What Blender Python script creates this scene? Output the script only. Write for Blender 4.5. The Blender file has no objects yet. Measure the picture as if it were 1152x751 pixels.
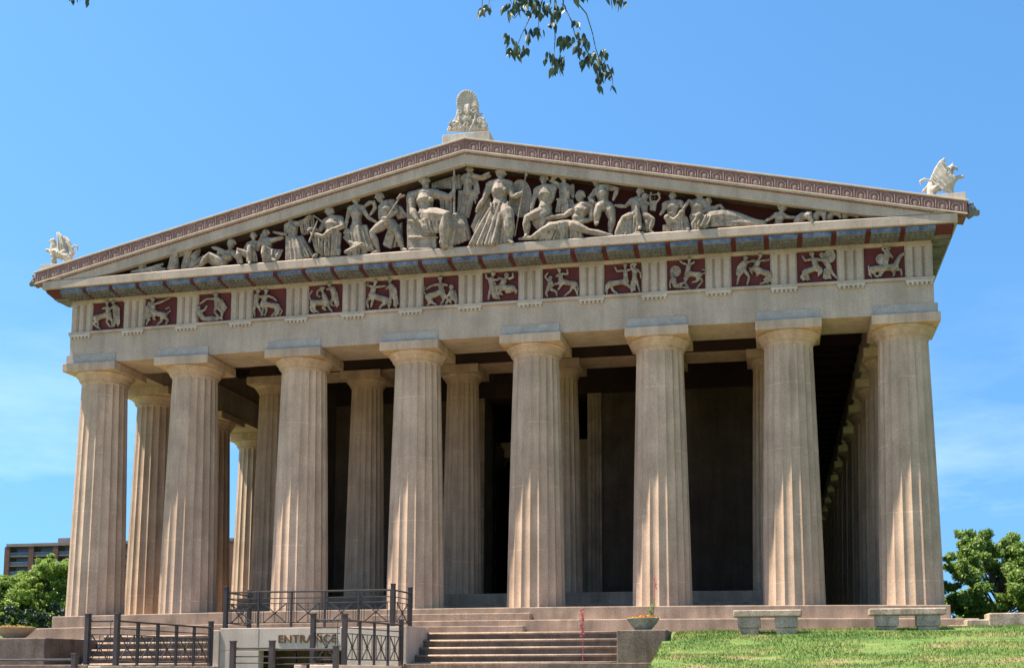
import bpy, math, random
import numpy as np
from mathutils import Vector, Matrix, noise
random.seed(7)
R = math.radians
SC = bpy.context.scene
COL = SC.collection

# ------------------------------------------------------------------ camera
CX, CY, CZ = 10.2237, -35.2566, -1.9969
YAW, PIT, ROL, FPX, PX, PY = -.1849, .1055, -.0027, 1232.33, 69.1322, 248.1471
_c, _s = math.cos, math.sin
FO = Vector((_s(YAW)*_c(PIT), _c(YAW)*_c(PIT), _s(PIT)))
RI = Vector((_c(YAW), -_s(YAW), 0)); UP = RI.cross(FO)
RI, UP = _c(ROL)*RI + _s(ROL)*UP, -_s(ROL)*RI + _c(ROL)*UP
CAM = Vector((CX, CY, CZ))
cd = bpy.data.cameras.new('camera'); cam = bpy.data.objects.new('camera', cd); COL.objects.link(cam)
cam.matrix_world = Matrix(((RI.x, UP.x, -FO.x, CX), (RI.y, UP.y, -FO.y, CY), (RI.z, UP.z, -FO.z, CZ), (0, 0, 0, 1)))
cd.sensor_width = 36; cd.lens = FPX/1152*36
cd.shift_x = -PX/1152; cd.shift_y = PY/1152
cd.clip_start = .1; cd.clip_end = 6000
SC.camera = cam

# ------------------------------------------------------------------ light and exposure
SUN_EL, SUN_FRONT = 65.3, 13.0          # height of the sun; how far it stands in front of the facade plane (from the left)
SUN_STRENGTH, SKY_STRENGTH, EXPOSURE = 5.0, .105, 1.38
sd = Vector((-_c(R(SUN_FRONT))*_c(R(SUN_EL)), -_s(R(SUN_FRONT))*_c(R(SUN_EL)), _s(R(SUN_EL))))
w = bpy.data.worlds.new('World'); SC.world = w; w.use_nodes = True
nt = w.node_tree; nt.nodes.clear()
def wn(t, **k):
    n = nt.nodes.new(t)
    for a, b in k.items(): setattr(n, a, b)
    return n
sky = wn('ShaderNodeTexSky', sky_type='NISHITA', sun_disc=False)
sky.sun_elevation = R(SUN_EL); sky.sun_rotation = math.atan2(sd.x, sd.y)
sky.air_density = 1.0; sky.dust_density = .35; sky.ozone_density = 2.6; sky.altitude = 150
sm = wn('ShaderNodeMapping'); sm.inputs['Scale'].default_value = (1, 1, .6); sm.inputs['Location'].default_value = (0, 0, .26)
tc = wn('ShaderNodeTexCoord'); mp = wn('ShaderNodeMapping'); mp.inputs['Scale'].default_value = (1.2, 1.2, 4.5)
nz = wn('ShaderNodeTexNoise'); nz.inputs['Scale'].default_value = 2.1; nz.inputs['Detail'].default_value = 7; nz.inputs['Roughness'].default_value = .6
cr = wn('ShaderNodeValToRGB'); cr.color_ramp.elements[0].position = .48; cr.color_ramp.elements[1].position = .84
cr.color_ramp.elements[0].color = (0, 0, 0, 1); cr.color_ramp.elements[1].color = (.45, .45, .45, 1)
sep = wn('ShaderNodeSeparateXYZ'); low = wn('ShaderNodeMapRange'); low.inputs[1].default_value = .34; low.inputs[2].default_value = .10
mul = wn('ShaderNodeMath', operation='MULTIPLY')
mix = wn('ShaderNodeMixRGB'); mix.inputs[2].default_value = (7.2, 8.0, 9.0, 1)
bg = wn('ShaderNodeBackground'); bg.inputs[1].default_value = SKY_STRENGTH; out = wn('ShaderNodeOutputWorld')
L = nt.links.new
L(tc.outputs['Generated'], mp.inputs[0]); L(mp.outputs[0], nz.inputs[0]); L(nz.outputs[0], cr.inputs[0])
L(tc.outputs['Generated'], sep.inputs[0]); L(sep.outputs[2], low.inputs[0])
L(cr.outputs[0], mul.inputs[0]); L(low.outputs[0], mul.inputs[1]); L(mul.outputs[0], mix.inputs[0])
hs = wn('ShaderNodeHueSaturation'); hs.inputs['Hue'].default_value = .493; hs.inputs['Value'].default_value = .99; hs.inputs['Saturation'].default_value = 1.21; L(tc.outputs['Generated'], sm.inputs[0]); L(sm.outputs[0], sky.inputs[0]); L(sky.outputs[0], hs.inputs['Color']); L(hs.outputs[0], mix.inputs[1]); L(mix.outputs[0], bg.inputs[0]); L(bg.outputs[0], out.inputs[0])
sl = bpy.data.lights.new('sun', 'SUN'); sl.energy = SUN_STRENGTH; sl.angle = R(.53); sl.color = (1, .91, .78)
so = bpy.data.objects.new('sun', sl); COL.objects.link(so); so.location = (-20, -20, 60)
so.rotation_euler = sd.to_track_quat('Z', 'Y').to_euler()
vs = SC.view_settings; vs.view_transform = 'Standard'; vs.look = 'None'; vs.gamma = 1; vs.exposure = EXPOSURE; vs.use_curve_mapping = False
SC.cycles.max_bounces = 8; SC.cycles.diffuse_bounces = 5; SC.cycles.glossy_bounces = 2; SC.cycles.transmission_bounces = 3

# ------------------------------------------------------------------ helpers
def at(u, v, Y):
    """the place in the depth plane Y that the photograph shows at pixel u, v"""
    d = FO + RI*((u-576-PX)/FPX) - UP*((v-375.5-PY)/FPX)
    return CAM + d*((Y-CY)/d.y)
def depth(p): return (Vector(p)-CAM).dot(FO)
def rise(x): return .1*(1-(min(abs(x), 16)/15)**2)          # the upward curve of the temple's long lines

class MB:
    def __init__(s): s.v = []; s.f = []
    def add(s, vs, fs):
        n = len(s.v); s.v += [tuple(p) for p in vs]; s.f += [tuple(i+n for i in f) for f in fs]
    def box(s, a, b, nx=1):
        (x0, y0, z0), (x1, y1, z1) = a, b
        vs = []; fs = []
        for i in range(nx+1):
            x = x0+(x1-x0)*i/nx
            vs += [(x, y0, z0), (x, y1, z0), (x, y1, z1), (x, y0, z1)]
        for i in range(nx):
            q = 4*i
            for k in range(4): fs.append((q+k, q+4+k, q+4+(k+1) % 4, q+(k+1) % 4))
        fs.append((0, 1, 2, 3)); q = 4*nx; fs.append((q+3, q+2, q+1, q))
        s.add(vs, [f[::-1] for f in fs]); return s
    def extx(s, prof, xs):
        """profile [(y,z)..] (counter-clockwise seen from +x) swept along x"""
        n = len(prof); vs = []; fs = []
        for x in xs:
            vs += [(x, y, z) for y, z in prof]
        for i in range(len(xs)-1):
            for k in range(n): fs.append((i*n+k, (i+1)*n+k, (i+1)*n+(k+1) % n, i*n+(k+1) % n))
        fs.append(tuple(range(n))); fs.append(tuple((len(xs)-1)*n+k for k in range(n-1, -1, -1)))
        s.add(vs, [f[::-1] for f in fs]); return s
    def prism(s, poly, y0, y1):
        """polygon in x,z extruded from y0 to y1"""
        n = len(poly)
        vs = [(x, y0, z) for x, z in poly]+[(x, y1, z) for x, z in poly]
        fs = [tuple(range(n)), tuple(range(2*n-1, n-1, -1))]+[(k, k+n, (k+1) % n+n, (k+1) % n) for k in range(n)]
        s.add(vs, [f[::-1] for f in fs]); return s
    def lathe(s, prof, n=24, c=(0, 0, 0), caps=True):
        vs = []; fs = []; m = len(prof)
        for r, z in prof:
            vs += [(c[0]+r*math.cos(2*math.pi*k/n), c[1]+r*math.sin(2*math.pi*k/n), c[2]+z) for k in range(n)]
        for i in range(m-1):
            for k in range(n): fs.append((i*n+k, i*n+(k+1) % n, (i+1)*n+(k+1) % n, (i+1)*n+k))
        if caps: fs.append(tuple(range(n-1, -1, -1))); fs.append(tuple((m-1)*n+k for k in range(n)))
        s.add(vs, fs); return s
    def tube(s, pts, rs, n=8, round_=False):
        pts = [Vector(p) for p in pts]
        if not isinstance(rs, (list, tuple)): rs = [rs]*len(pts)
        rings = []
        for i, p in enumerate(pts):
            t = (pts[min(i+1, len(pts)-1)]-pts[max(i-1, 0)])
            t = t.normalized() if t.length > 1e-9 else Vector((0, 0, 1))
            rings.append((p, t, rs[i]))
        if round_:
            p, t, r = rings[0]; q, t2, r2 = rings[-1]
            rings = [(p-t*r*.97, t, r*.25), (p-t*r*.7, t, r*.71)]+rings+[(q+t2*r2*.7, t2, r2*.71), (q+t2*r2*.97, t2, r2*.25)]
        a = Vector((0, 0, 1)) if abs(rings[0][1].z) < .9 else Vector((1, 0, 0))
        vs = []; fs = []
        for p, t, r in rings:
            e = a-t*a.dot(t)
            if e.length < 1e-6: e = t.orthogonal()
            e.normalize(); g = t.cross(e); a = e
            vs += [p+(e*math.cos(2*math.pi*k/n)+g*math.sin(2*math.pi*k/n))*r for k in range(n)]
        for i in range(len(rings)-1):
            for k in range(n): fs.append((i*n+k, i*n+(k+1) % n, (i+1)*n+(k+1) % n, (i+1)*n+k))
        m = len(rings)
        fs.append(tuple(range(n-1, -1, -1))); fs.append(tuple((m-1)*n+k for k in range(n)))
        s.add(vs, fs); return s
    def ball(s, c, r, n=12):
        c = Vector(c); rx, ry, rz = (r, r, r) if not isinstance(r, (list, tuple)) else r
        m = n//2; vs = []; fs = []
        for i in range(1, m):
            th = math.pi*i/m
            vs += [(c.x+rx*math.sin(th)*math.cos(2*math.pi*k/n), c.y+ry*math.sin(th)*math.sin(2*math.pi*k/n), c.z+rz*math.cos(th)) for k in range(n)]
        vs += [(c.x, c.y, c.z+rz), (c.x, c.y, c.z-rz)]; a = len(vs)-2
        for i in range(m-2):
            for k in range(n): fs.append((i*n+k, (i+1)*n+k, (i+1)*n+(k+1) % n, i*n+(k+1) % n))
        for k in range(n): fs.append((a, k, (k+1) % n)); fs.append((a+1, (m-2)*n+(k+1) % n, (m-2)*n+k))
        s.add(vs, fs); return s
    def build(s, name, mat, parent=None, curve=False, smooth=False, bevel=0, seg=2, remesh=0, origin=None):
        me = bpy.data.meshes.new(name)
        vs = s.v
        if curve: vs = [(x, y, z+rise(x)) for x, y, z in vs]
        o = bpy.data.objects.new(name, me); COL.objects.link(o)
        off = Vector((0, 0, 0))
        if parent is not None:
            o.parent = parent
            q = parent
            while q is not None: off += Vector(q.location); q = q.parent
        elif origin is not None:
            off = Vector(origin); o.location = off
        if off.length > 1e-9: vs = [(x-off.x, y-off.y, z-off.z) for x, y, z in vs]
        me.from_pydata(vs, [], s.f); me.update()
        me.materials.append(mat)
        if smooth: me.polygons.foreach_set('use_smooth', [True]*len(me.polygons))
        if remesh:
            m = o.modifiers.new('fuse', 'REMESH'); m.mode = 'VOXEL'; m.voxel_size = remesh; m.use_smooth_shade = True
            m = o.modifiers.new('soften', 'SMOOTH'); m.factor = .45; m.iterations = 1
        if bevel:
            m = o.modifiers.new('edge', 'BEVEL'); m.width = bevel; m.segments = seg; m.limit_method = 'ANGLE'; m.angle_limit = R(40)
        return o

def tag(o, label=None, cat=None, group=None, kind=None):
    if label: o['label'] = label
    if cat: o['category'] = cat
    if group: o['group'] = group
    if kind: o['kind'] = kind
    return o
def thing(name, loc, label, cat, group=None):
    o = bpy.data.objects.new(name, None); COL.objects.link(o); o.location = loc; o.empty_display_size = .3
    return tag(o, label, cat, group)
def copy_tree(o, loc=None, parent=None):
    c = o.copy(); COL.objects.link(c); c.parent = parent
    if loc is not None: c.location = loc
    for ch in list(o.children): copy_tree(ch, None, c)
    return c

# ------------------------------------------------------------------ materials
def material(name, base, rough=.85, var=.12, scale=1.5, fine=40, bump=.25, tint=None, streak=0, metal=0, bdist=.02, joints=0):
    m = bpy.data.materials.new(name); m.use_nodes = True
    t = m.node_tree; b = t.nodes['Principled BSDF']; l = t.links.new
    b.inputs['Roughness'].default_value = rough; b.inputs['Metallic'].default_value = metal
    if 'Specular IOR Level' in b.inputs: b.inputs['Specular IOR Level'].default_value = .3 if not metal else .5
    g = t.nodes.new('ShaderNodeNewGeometry')
    def nz(sc, det, ro=.55, vec=None):
        n = t.nodes.new('ShaderNodeTexNoise'); n.inputs['Scale'].default_value = sc; n.inputs['Detail'].default_value = det; n.inputs['Roughness'].default_value = ro
        l(vec or g.outputs['Position'], n.inputs['Vector']); return n
    n1 = nz(scale, 6); n2 = nz(fine, 3, .7)
    lo = [c*(1-var*1.6) for c in base]; hi = [c*(1+var*1.4) for c in base]
    if tint: hi = [a*.6+c*.4 for a, c in zip(hi, tint)]
    r1 = t.nodes.new('ShaderNodeValToRGB'); e = r1.color_ramp.elements
    e[0].position = .3; e[1].position = .7; e[0].color = (*lo, 1); e[1].color = (*hi, 1)
    l(n1.outputs[0], r1.inputs[0])
    mx = t.nodes.new('ShaderNodeMixRGB'); mx.blend_type = 'MULTIPLY'; mx.inputs[0].default_value = 1
    r2 = t.nodes.new('ShaderNodeValToRGB'); e = r2.color_ramp.elements
    k = 1-var*2.2; e[0].position = .32; e[1].position = .62; e[0].color = (k, k, k, 1); e[1].color = (1.06, 1.06, 1.06, 1)
    l(n2.outputs[0], r2.inputs[0]); l(r1.outputs[0], mx.inputs[1]); l(r2.outputs[0], mx.inputs[2])
    last = mx.outputs[0]
    if streak:
        mpn = t.nodes.new('ShaderNodeMapping'); mpn.inputs['Scale'].default_value = (2.2, 2.2, .22); l(g.outputs['Position'], mpn.inputs[0])
        n3 = nz(1.6, 5, .6, mpn.outputs[0]); r3 = t.nodes.new('ShaderNodeValToRGB'); e = r3.color_ramp.elements
        q = 1-streak; e[0].position = .36; e[1].position = .6; e[0].color = (q, q*.98, q*.95, 1); e[1].color = (1, 1, 1, 1)
        l(n3.outputs[0], r3.inputs[0]); m3 = t.nodes.new('ShaderNodeMixRGB'); m3.blend_type = 'MULTIPLY'; m3.inputs[0].default_value = 1
        l(last, m3.inputs[1]); l(r3.outputs[0], m3.inputs[2]); last = m3.outputs[0]
    if joints:       # every column differs a little, with a few pale casting joints at heights of its own
        oi = t.nodes.new('ShaderNodeObjectInfo'); sp = t.nodes.new('ShaderNodeSeparateXYZ'); l(g.outputs['Position'], sp.inputs[0])
        def mt(op, a, bb=None):
            n = t.nodes.new('ShaderNodeMath'); n.operation = op
            for i, q in enumerate((a, bb)):
                if q is None: continue
                if isinstance(q, (int, float)): n.inputs[i].default_value = q
                else: l(q, n.inputs[i])
            return n.outputs[0]
        wob = mt('MULTIPLY', n1.outputs[0], .05)
        fr = mt('FRACT', mt('ADD', mt('ADD', mt('MULTIPLY', sp.outputs[2], .46), mt('MULTIPLY', oi.outputs['Random'], 7.3)), wob))
        msk = mt('MULTIPLY', mt('LESS_THAN', fr, .010), mt('GREATER_THAN', nz(2.3, 3).outputs[0], .5))
        hv = t.nodes.new('ShaderNodeHueSaturation'); l(last, hv.inputs['Color'])
        l(mt('ADD', mt('ADD', mt('MULTIPLY', oi.outputs['Random'], .16), .92), mt('MULTIPLY', msk, .35)), hv.inputs['Value'])
        last = hv.outputs[0]
    l(last, b.inputs['Base Color'])
    if bump:
        bm = t.nodes.new('ShaderNodeBump'); bm.inputs['Strength'].default_value = bump; bm.inputs['Distance'].default_value = bdist
        l(n2.outputs[0], bm.inputs['Height']); l(bm.outputs[0], b.inputs['Normal'])
    return m
STONE = material('pinkish aggregate concrete', (.535, .380, .265), var=.12, scale=.9, fine=26, bump=.5, streak=.2, joints=1)
ENTAB = material('entablature concrete', (.455, .355, .275), var=.12, scale=.8, fine=24, bump=.4, streak=.14)
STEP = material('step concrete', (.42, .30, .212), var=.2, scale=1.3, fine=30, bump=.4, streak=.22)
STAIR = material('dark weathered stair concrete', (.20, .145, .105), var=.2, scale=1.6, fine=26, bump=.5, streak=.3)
SCULPT = material('pale carved stone', (.35, .28, .215), var=.2, scale=5, fine=16, bump=.5, streak=.3, bdist=.03)
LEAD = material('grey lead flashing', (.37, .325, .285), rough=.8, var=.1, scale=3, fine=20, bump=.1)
CREAM = material('weathered cream stone', (.50, .43, .35), var=.12, scale=3, fine=30, bump=.15, streak=.25)
WHITE = material('white carved stone', (.50, .435, .35), var=.14, scale=3, fine=30, bump=.12, streak=.1)
SOFF = material('dark brown soffit', (.20, .155, .12), var=.2, scale=1.4, fine=20, streak=.2)
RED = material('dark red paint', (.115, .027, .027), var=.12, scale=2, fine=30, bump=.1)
REDW = material('faded red paint', (.27, .135, .12), var=.14, scale=2.5, fine=26, bump=.1, streak=.15)
RINGS = material('pale painted ornament', (.34, .23, .195), var=.16, scale=3, fine=30, bump=.1)
BLUE = material('blue paint', (.095, .15, .28), var=.25, scale=4, fine=22, bump=.1, tint=(.3, .35, .42))
GUTTA = material('grey guttae', (.17, .165, .16), var=.2, scale=4, fine=30, bump=.1)
BROWN = material('ceiling brown and painted shade', (.045, .024, .017), var=.2, scale=1.2, fine=20, bump=.2)  # ceiling brown; on the porch beam and wall head it imitates shade
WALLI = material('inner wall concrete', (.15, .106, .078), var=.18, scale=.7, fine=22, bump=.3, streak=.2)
ROOF = material('marble tile roof', (.45, .42, .37), var=.1, scale=1, fine=20)
BRONZE = material('dark bronze door', (.06, .04, .025), rough=.45, var=.2, scale=2, metal=.7)
PALE = material('pale cast stone', (.55, .45, .36), var=.08, scale=1.2, fine=34, bump=.25, streak=.12)
IRON = material('dark brown painted metal', (.05, .042, .04), rough=.38, var=.12, scale=3, fine=30, bump=.05)
GOLD = material('bronze lettering', (.15, .075, .026), rough=.6, var=.1, scale=5, metal=0)
BENCH = material('weathered grey bench stone', (.52, .395, .285), var=.2, scale=2.6, fine=22, bump=.6, streak=.35)
BOWLG = material('grey green planter stone', (.29, .31, .25), var=.2, scale=4, fine=26, bump=.3)
BOWLT = material('tan planter stone', (.5, .36, .25), var=.15, scale=4, fine=26, bump=.3)
PAVE = material('plaza paving', (.50, .39, .29), var=.12, scale=.5, fine=12, bump=.2)
BRICK = material('brown brick', (.15, .068, .052), var=.15, scale=.1, fine=2)
SLAB = material('balcony slab concrete', (.22, .17, .16), var=.1, scale=.2, fine=2)
GLASSD = material('dark window glass', (.03, .045, .065), rough=.15, var=.1, scale=.2, bump=0)
RAILB = material('blue grey balcony rail', (.22, .27, .33), var=.1, scale=.3, bump=0)
BARK = material('bark', (.11, .08, .055), var=.25, scale=4, fine=14, bump=.7)
SOIL = material('planter soil', (.06, .04, .03), var=.2, scale=6, fine=20, bump=.5)
def leafmat(name, a, b, trans=.35):
    m = bpy.data.materials.new(name); m.use_nodes = True; t = m.node_tree; l = t.links.new
    p = t.nodes['Principled BSDF']; o = t.nodes['Material Output']; p.inputs['Roughness'].default_value = .55
    g = t.nodes.new('ShaderNodeNewGeometry'); r = t.nodes.new('ShaderNodeValToRGB')
    r.color_ramp.elements[0].color = (*a, 1); r.color_ramp.elements[1].color = (*b, 1)
    l(g.outputs['Random Per Island'], r.inputs[0]); l(r.outputs[0], p.inputs['Base Color'])
    tr = t.nodes.new('ShaderNodeBsdfTranslucent'); mx = t.nodes.new('ShaderNodeMixShader'); mx.inputs[0].default_value = trans
    l(r.outputs[0], tr.inputs[0]); l(p.outputs[0], mx.inputs[1]); l(tr.outputs[0], mx.inputs[2]); l(mx.outputs[0], o.inputs[0])
    return m
LEAF = leafmat('mid green leaves', (.085, .165, .025), (.26, .36, .07), .45)
LEAFB = leafmat('bright green leaves', (.12, .21, .025), (.29, .38, .06), .45)
LEAFD = leafmat('dark evergreen leaves', (.012, .03, .012), (.035, .07, .025), .15)
LEAFN = leafmat('dark hanging leaves', (.018, .038, .02), (.04, .075, .032), .22)
GRASSB = leafmat('grass blades', (.065, .125, .02), (.17, .215, .05), .3)
PETAL = leafmat('orange petals', (.45, .16, .02), (.65, .35, .06), .3)
PINK = leafmat('coral pink petals', (.50, .08, .09), (.65, .18, .17), .3)
def lawnmat(name, gain, blades=False):
    m = bpy.data.materials.new(name); m.use_nodes = True; t = m.node_tree; l = t.links.new
    p = t.nodes['Principled BSDF']; p.inputs['Roughness'].default_value = .9
    g = t.nodes.new('ShaderNodeNewGeometry')
    n = t.nodes.new('ShaderNodeTexNoise'); n.inputs['Scale'].default_value = .8; n.inputs['Detail'].default_value = 7; n.inputs['Roughness'].default_value = .68
    mp = t.nodes.new('ShaderNodeMapping'); mp.inputs['Scale'].default_value = (.6, 1.5, 1.5); l(g.outputs['Position'], mp.inputs[0]); l(mp.outputs[0], n.inputs[0])
    r = t.nodes.new('ShaderNodeValToRGB'); e = r.color_ramp.elements
    c = lambda a: (a[0]*gain, a[1]*gain, a[2]*gain, 1)
    e[0].position = .36; e[0].color = c((.075, .15, .022)); e[1].position = .655; e[1].color = c((.33, .25, .125))
    k = r.color_ramp.elements.new(.49); k.color = c((.13, .205, .036))
    k = r.color_ramp.elements.new(.58); k.color = c((.21, .235, .065))
    l(n.outputs[0], r.inputs[0]); mx = t.nodes.new('ShaderNodeMixRGB'); l(r.outputs[0], mx.inputs[1])
    if blades:
        mx.blend_type = 'MULTIPLY'; mx.inputs[0].default_value = 1; q = t.nodes.new('ShaderNodeValToRGB')
        q.color_ramp.elements[0].color = (.55, .6, .5, 1); q.color_ramp.elements[1].color = (1.35, 1.25, 1.1, 1); l(g.outputs['Random Per Island'], q.inputs[0]); l(q.outputs[0], mx.inputs[2])
    else:
        n2 = t.nodes.new('ShaderNodeTexNoise'); n2.inputs['Scale'].default_value = 30; n2.inputs['Detail'].default_value = 3
        l(g.outputs['Position'], n2.inputs[0]); mx.blend_type = 'OVERLAY'; mx.inputs[0].default_value = .6; l(n2.outputs[0], mx.inputs[2])
        b = t.nodes.new('ShaderNodeBump'); b.inputs['Strength'].default_value = .8; b.inputs['Distance'].default_value = .05
        l(n2.outputs[0], b.inputs['Height']); l(b.outputs[0], p.inputs['Normal'])
    l(mx.outputs[0], p.inputs['Base Color'])
    return m
LAWN = lawnmat('lawn turf', .8); GRASSB = lawnmat('grass blades', 1, True)
# ------------------------------------------------------------------ ground
def sstep(a, b, x):
    t = min(1, max(0, (x-a)/(b-a))); return t*t*(3-2*t)
def mound(y):          # height of the grass bank in front of the steps
    pts = [(-60, -3.6), (-18, -3.6), (-14, -3.15), (-9, -2.12), (-6, -1.5), (-4.4, -1.05), (-3.4, -.86), (-2.4, -.77), (-1.2, -.95), (0, -1.2), (6, -1.2)]
    if y <= pts[0][0]: return pts[0][1]
    for (a, za), (b, zb) in zip(pts, pts[1:]):
        if y <= b: return za+(zb-za)*(y-a)/(b-a)
    return -1.2
def ground_z(x, y):
    m = mound(y)
    flat = -3.75 if y < -1 else -1.6
    if y > -17: m -= .011*min(9, max(0, 15.5-x))*sstep(-17, -8, y)*(1 if x > 0 else 0)
    k = sstep(6.5, 7.0, x)+sstep(-14.2, -14.8, x)
    z = flat+(m-flat)*min(1, k)
    if y < -9.5: z = max(min(z, -3.55), -3.75) if k < .5 else z
    if k >= .5 and -16 < y < -1.3: z += .06*noise.noise(Vector((x*.45, y*.6, 3)))
    return z
def ax_(a, b, fine0, fine1, step):
    r = [a]
    g = [fine0+i*step for i in range(int((fine1-fine0)/step)+1)]
    far = [(-3000), -1200, -500, -220, -120, -70, -45]
    return g
xs = [-3000, -1200, -500, -200, -90, -50, -30, -20]+[round(-16+.5*i, 2) for i in range(44)]+[6.4+.2*i for i in range(6)]+[round(8+.5*i, 2) for i in range(32)]+[26, 32, 45, 80, 180, 500, 1200, 3000]
ys = [-2500, -900, -300, -120, -60, -40]+[round(-24+.5*i, 2) for i in range(56)]+[6, 12, 25, 50, 75, 100, 180, 400, 1000, 3000]
m = MB(); nx = len(xs)
m.v = [(x, y, ground_z(x, y)) for y in ys for x in xs]
m.f = [(j*nx+i, j*nx+i+1, (j+1)*nx+i+1, (j+1)*nx+i) for j in range(len(ys)-1) for i in range(nx-1)]
g = m.build('ground', LAWN, smooth=True); tag(g, kind='structure')
p = MB(); p.box((-40, -34, -3.6), (5.8, -9.6, -3.52), 1)
tag(p.build('bounce_plaza', PAVE), kind='structure')  # unseen paving, added to bounce warm light up the facade
p = MB(); p.box((5.8, -34, -3.598), (40, -17.5, -3.5), 1)
tag(p.build('bounce_path', PAVE), kind='structure')  # more unseen paving, added for its warm bounced light

# grass blades on the part of the bank the photograph shows
rg = np.random.default_rng(3)
N = 75000
bx = rg.uniform(6.9, 19.5, N); by = -10+rg.random(N)**.8*8.4
vs = []; fs = []
for x, y in zip(bx, by):
    d = noise.noise(Vector((x*.5, y*1.3, 9)))
    if d > .32 and random.random() < .8: continue
    if x < 7.25 and y > -4.75 and y < -2.8: continue
    z = ground_z(x, y)-.008
    h = random.uniform(.03, .09)*(1-.6*max(0, d))*(1.5 if random.random() < .06 else 1); a = random.uniform(0, 6.28); wd = random.uniform(.006, .013)
    dx, dy = math.cos(a)*wd, math.sin(a)*wd; lx, ly = random.uniform(-.04, .04), random.uniform(-.04, .04)
    n = len(vs); vs += [(x-dx, y-dy, z), (x+dx, y+dy, z), (x+lx, y+ly, z+h)]; fs.append((n, n+1, n+2))
m = MB(); m.v = vs; m.f = fs
tag(m.build('grass', GRASSB), 'short mown grass on the bank below the benches', 'grass', kind='stuff')

# ------------------------------------------------------------------ the temple
T = thing('temple', (0, 0, 0), 'tan concrete Greek temple with eight fluted front columns and a carved pediment', 'temple')
H = 9.283
def xsr(a, b, n): return [a+(b-a)*i/n for i in range(n+1)]
YB = 70.0       # back of the stylobate
for k in range(3):
    e = .7*k
    b = MB().box((-15.44-e, -e, -.445*(k+1)), (15.44+e, YB+e, -.445*k-(.003 if k else 0)), 30)
    b.build('stylobate_step', STEP, T, curve=True, bevel=.025)
# extra half steps in the middle of the front
xa, xb = -3.2, at(595, 690, -.5).x
b = MB().box((xa, -.36, -.443), (xb, -.004, -.205), 8); b.build('half_step', STEP, T, curve=True, bevel=.02)
b = MB().box((xa, -1.06, -.888), (xb-.06, -.704, -.65), 8); b.build('half_step', STEP, T, curve=True, bevel=.02)

def column_mesh(h, r0, r1, seed):
    m = MB(); nf, sub = 20, 6
    levels = [0, .02, .08, .16, .25, .34, .44, .54, .64, .74, .83, .91, .965, 1]
    hs = h; n = nf*sub; vs = []; fs = []
    for t in levels:
        r = r0+(r1-r0)*t+.012*math.sin(math.pi*t)
        for k in range(n):
            a = 2*math.pi*k/n; ph = (k % sub)/sub
            dp = .052*r*4*ph*(1-ph)
            vs.append(((r-dp*1.25)*math.cos(a), (r-dp*1.25)*math.sin(a), hs*t))
    for i in range(len(levels)-1):
        for k in range(n): fs.append((i*n+k, i*n+(k+1) % n, (i+1)*n+(k+1) % n, (i+1)*n+k))
    fs.append(tuple(range(n-1, -1, -1))); fs.append(tuple((len(levels)-1)*n+k for k in range(n)))
    m.add(vs, fs); return m
def make_column(x, y, z0, h, r0, r1, aw, parent, ech):
    ab = .31; sh = h-ab-ech
    o = bpy.data.objects.new('column', None)
    me = column_mesh(sh, r0, r1, 0)
    c = me.build('column', STONE, parent); c.location = (x, y, z0)
    cap = MB()
    cap.lathe([(r1*.93, sh-.10), (r1*.985, sh-.06), (r1*1.0, sh-.02), (r1*1.035, sh+.0), (r1*1.02, sh+.018), (r1*1.06, sh+.03), (r1*1.045, sh+.048), (r1*1.09, sh+.06),
               (r1*1.13, sh+.10), (r1+(aw-r1)*.42, sh+.20), (r1+(aw-r1)*.72, sh+ech*.72), (aw*.955, sh+ech*.88), (aw*.968, sh+ech*.96), (aw*.95, sh+ech-.001)], 48)
    cp = cap.build('capital', STONE, None, smooth=True); cp.parent = c
    a = MB().box((-aw, -aw, sh+ech), (aw, aw, h-.002)); 
    am = a.build('abacus', STONE, None, bevel=.02); am.parent = c
    return c
bpyAX = [-14.42, -10.74, -6.444, -2.148, 2.148, 6.444, 10.74, 14.42]
proto = make_column(bpyAX[0], 1.02, rise(bpyAX[0]), H, 1.0, .795, 1.06, T, .33)
cols = [(x, 1.02) for x in bpyAX]
yy = 1.02+3.6
FL = []
while yy < 66: FL.append(yy); yy += 4.27
FL.append(69.0)
for s in (-1, 1): cols += [(s*14.42, y) for y in FL]
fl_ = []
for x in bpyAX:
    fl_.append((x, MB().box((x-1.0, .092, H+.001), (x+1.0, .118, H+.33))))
for i, (x, y) in enumerate(cols):
    if i == 0: continue
    c = copy_tree(proto, (x, y, rise(x)), T); c.rotation_euler.z = random.choice((0, 1, 2, 3))*math.pi/2
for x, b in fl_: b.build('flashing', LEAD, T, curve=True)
# inner porch: two steps, six columns
PZ = .84
b = MB().box((-11.3, 4.7, 0), (11.3, 66, .42), 20); b.build('porch_step', STEP, T, curve=True, bevel=.02)
b = MB().box((-10.95, 5.1, .4), (10.95, 65.6, .84), 20); b.build('porch_step', STEP, T, curve=True, bevel=.02)
pin = make_column(-10.1, 6.2, PZ+rise(10.1), 9.1, .8, .63, .86, T, .29)
for k in range(1, 6):
    x = -10.1+4.04*k
    copy_tree(pin, (x, 6.2, PZ+rise(x)), T)
# entablature of the porch
z = PZ+9.1
b = MB().box((-10.9, 5.45, z), (10.9, 6.95, z+.95), 20); b.build('porch_architrave', BROWN, T, curve=True, bevel=.02)  # dark colour stands in for the deep shade on this beam
b = MB().box((-10.86, 5.5, z-.03), (10.86, 6.9, z-.002), 20); b.build('porch_soffit', STONE, T, curve=True)  # stone-coloured sheet so the underside reads lit against the darkened beam
b = MB().box((-10.95, 5.40, z+.953), (10.95, 7.0, z+1.5), 20); b.build('porch_frieze', BROWN, T, curve=True)
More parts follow.
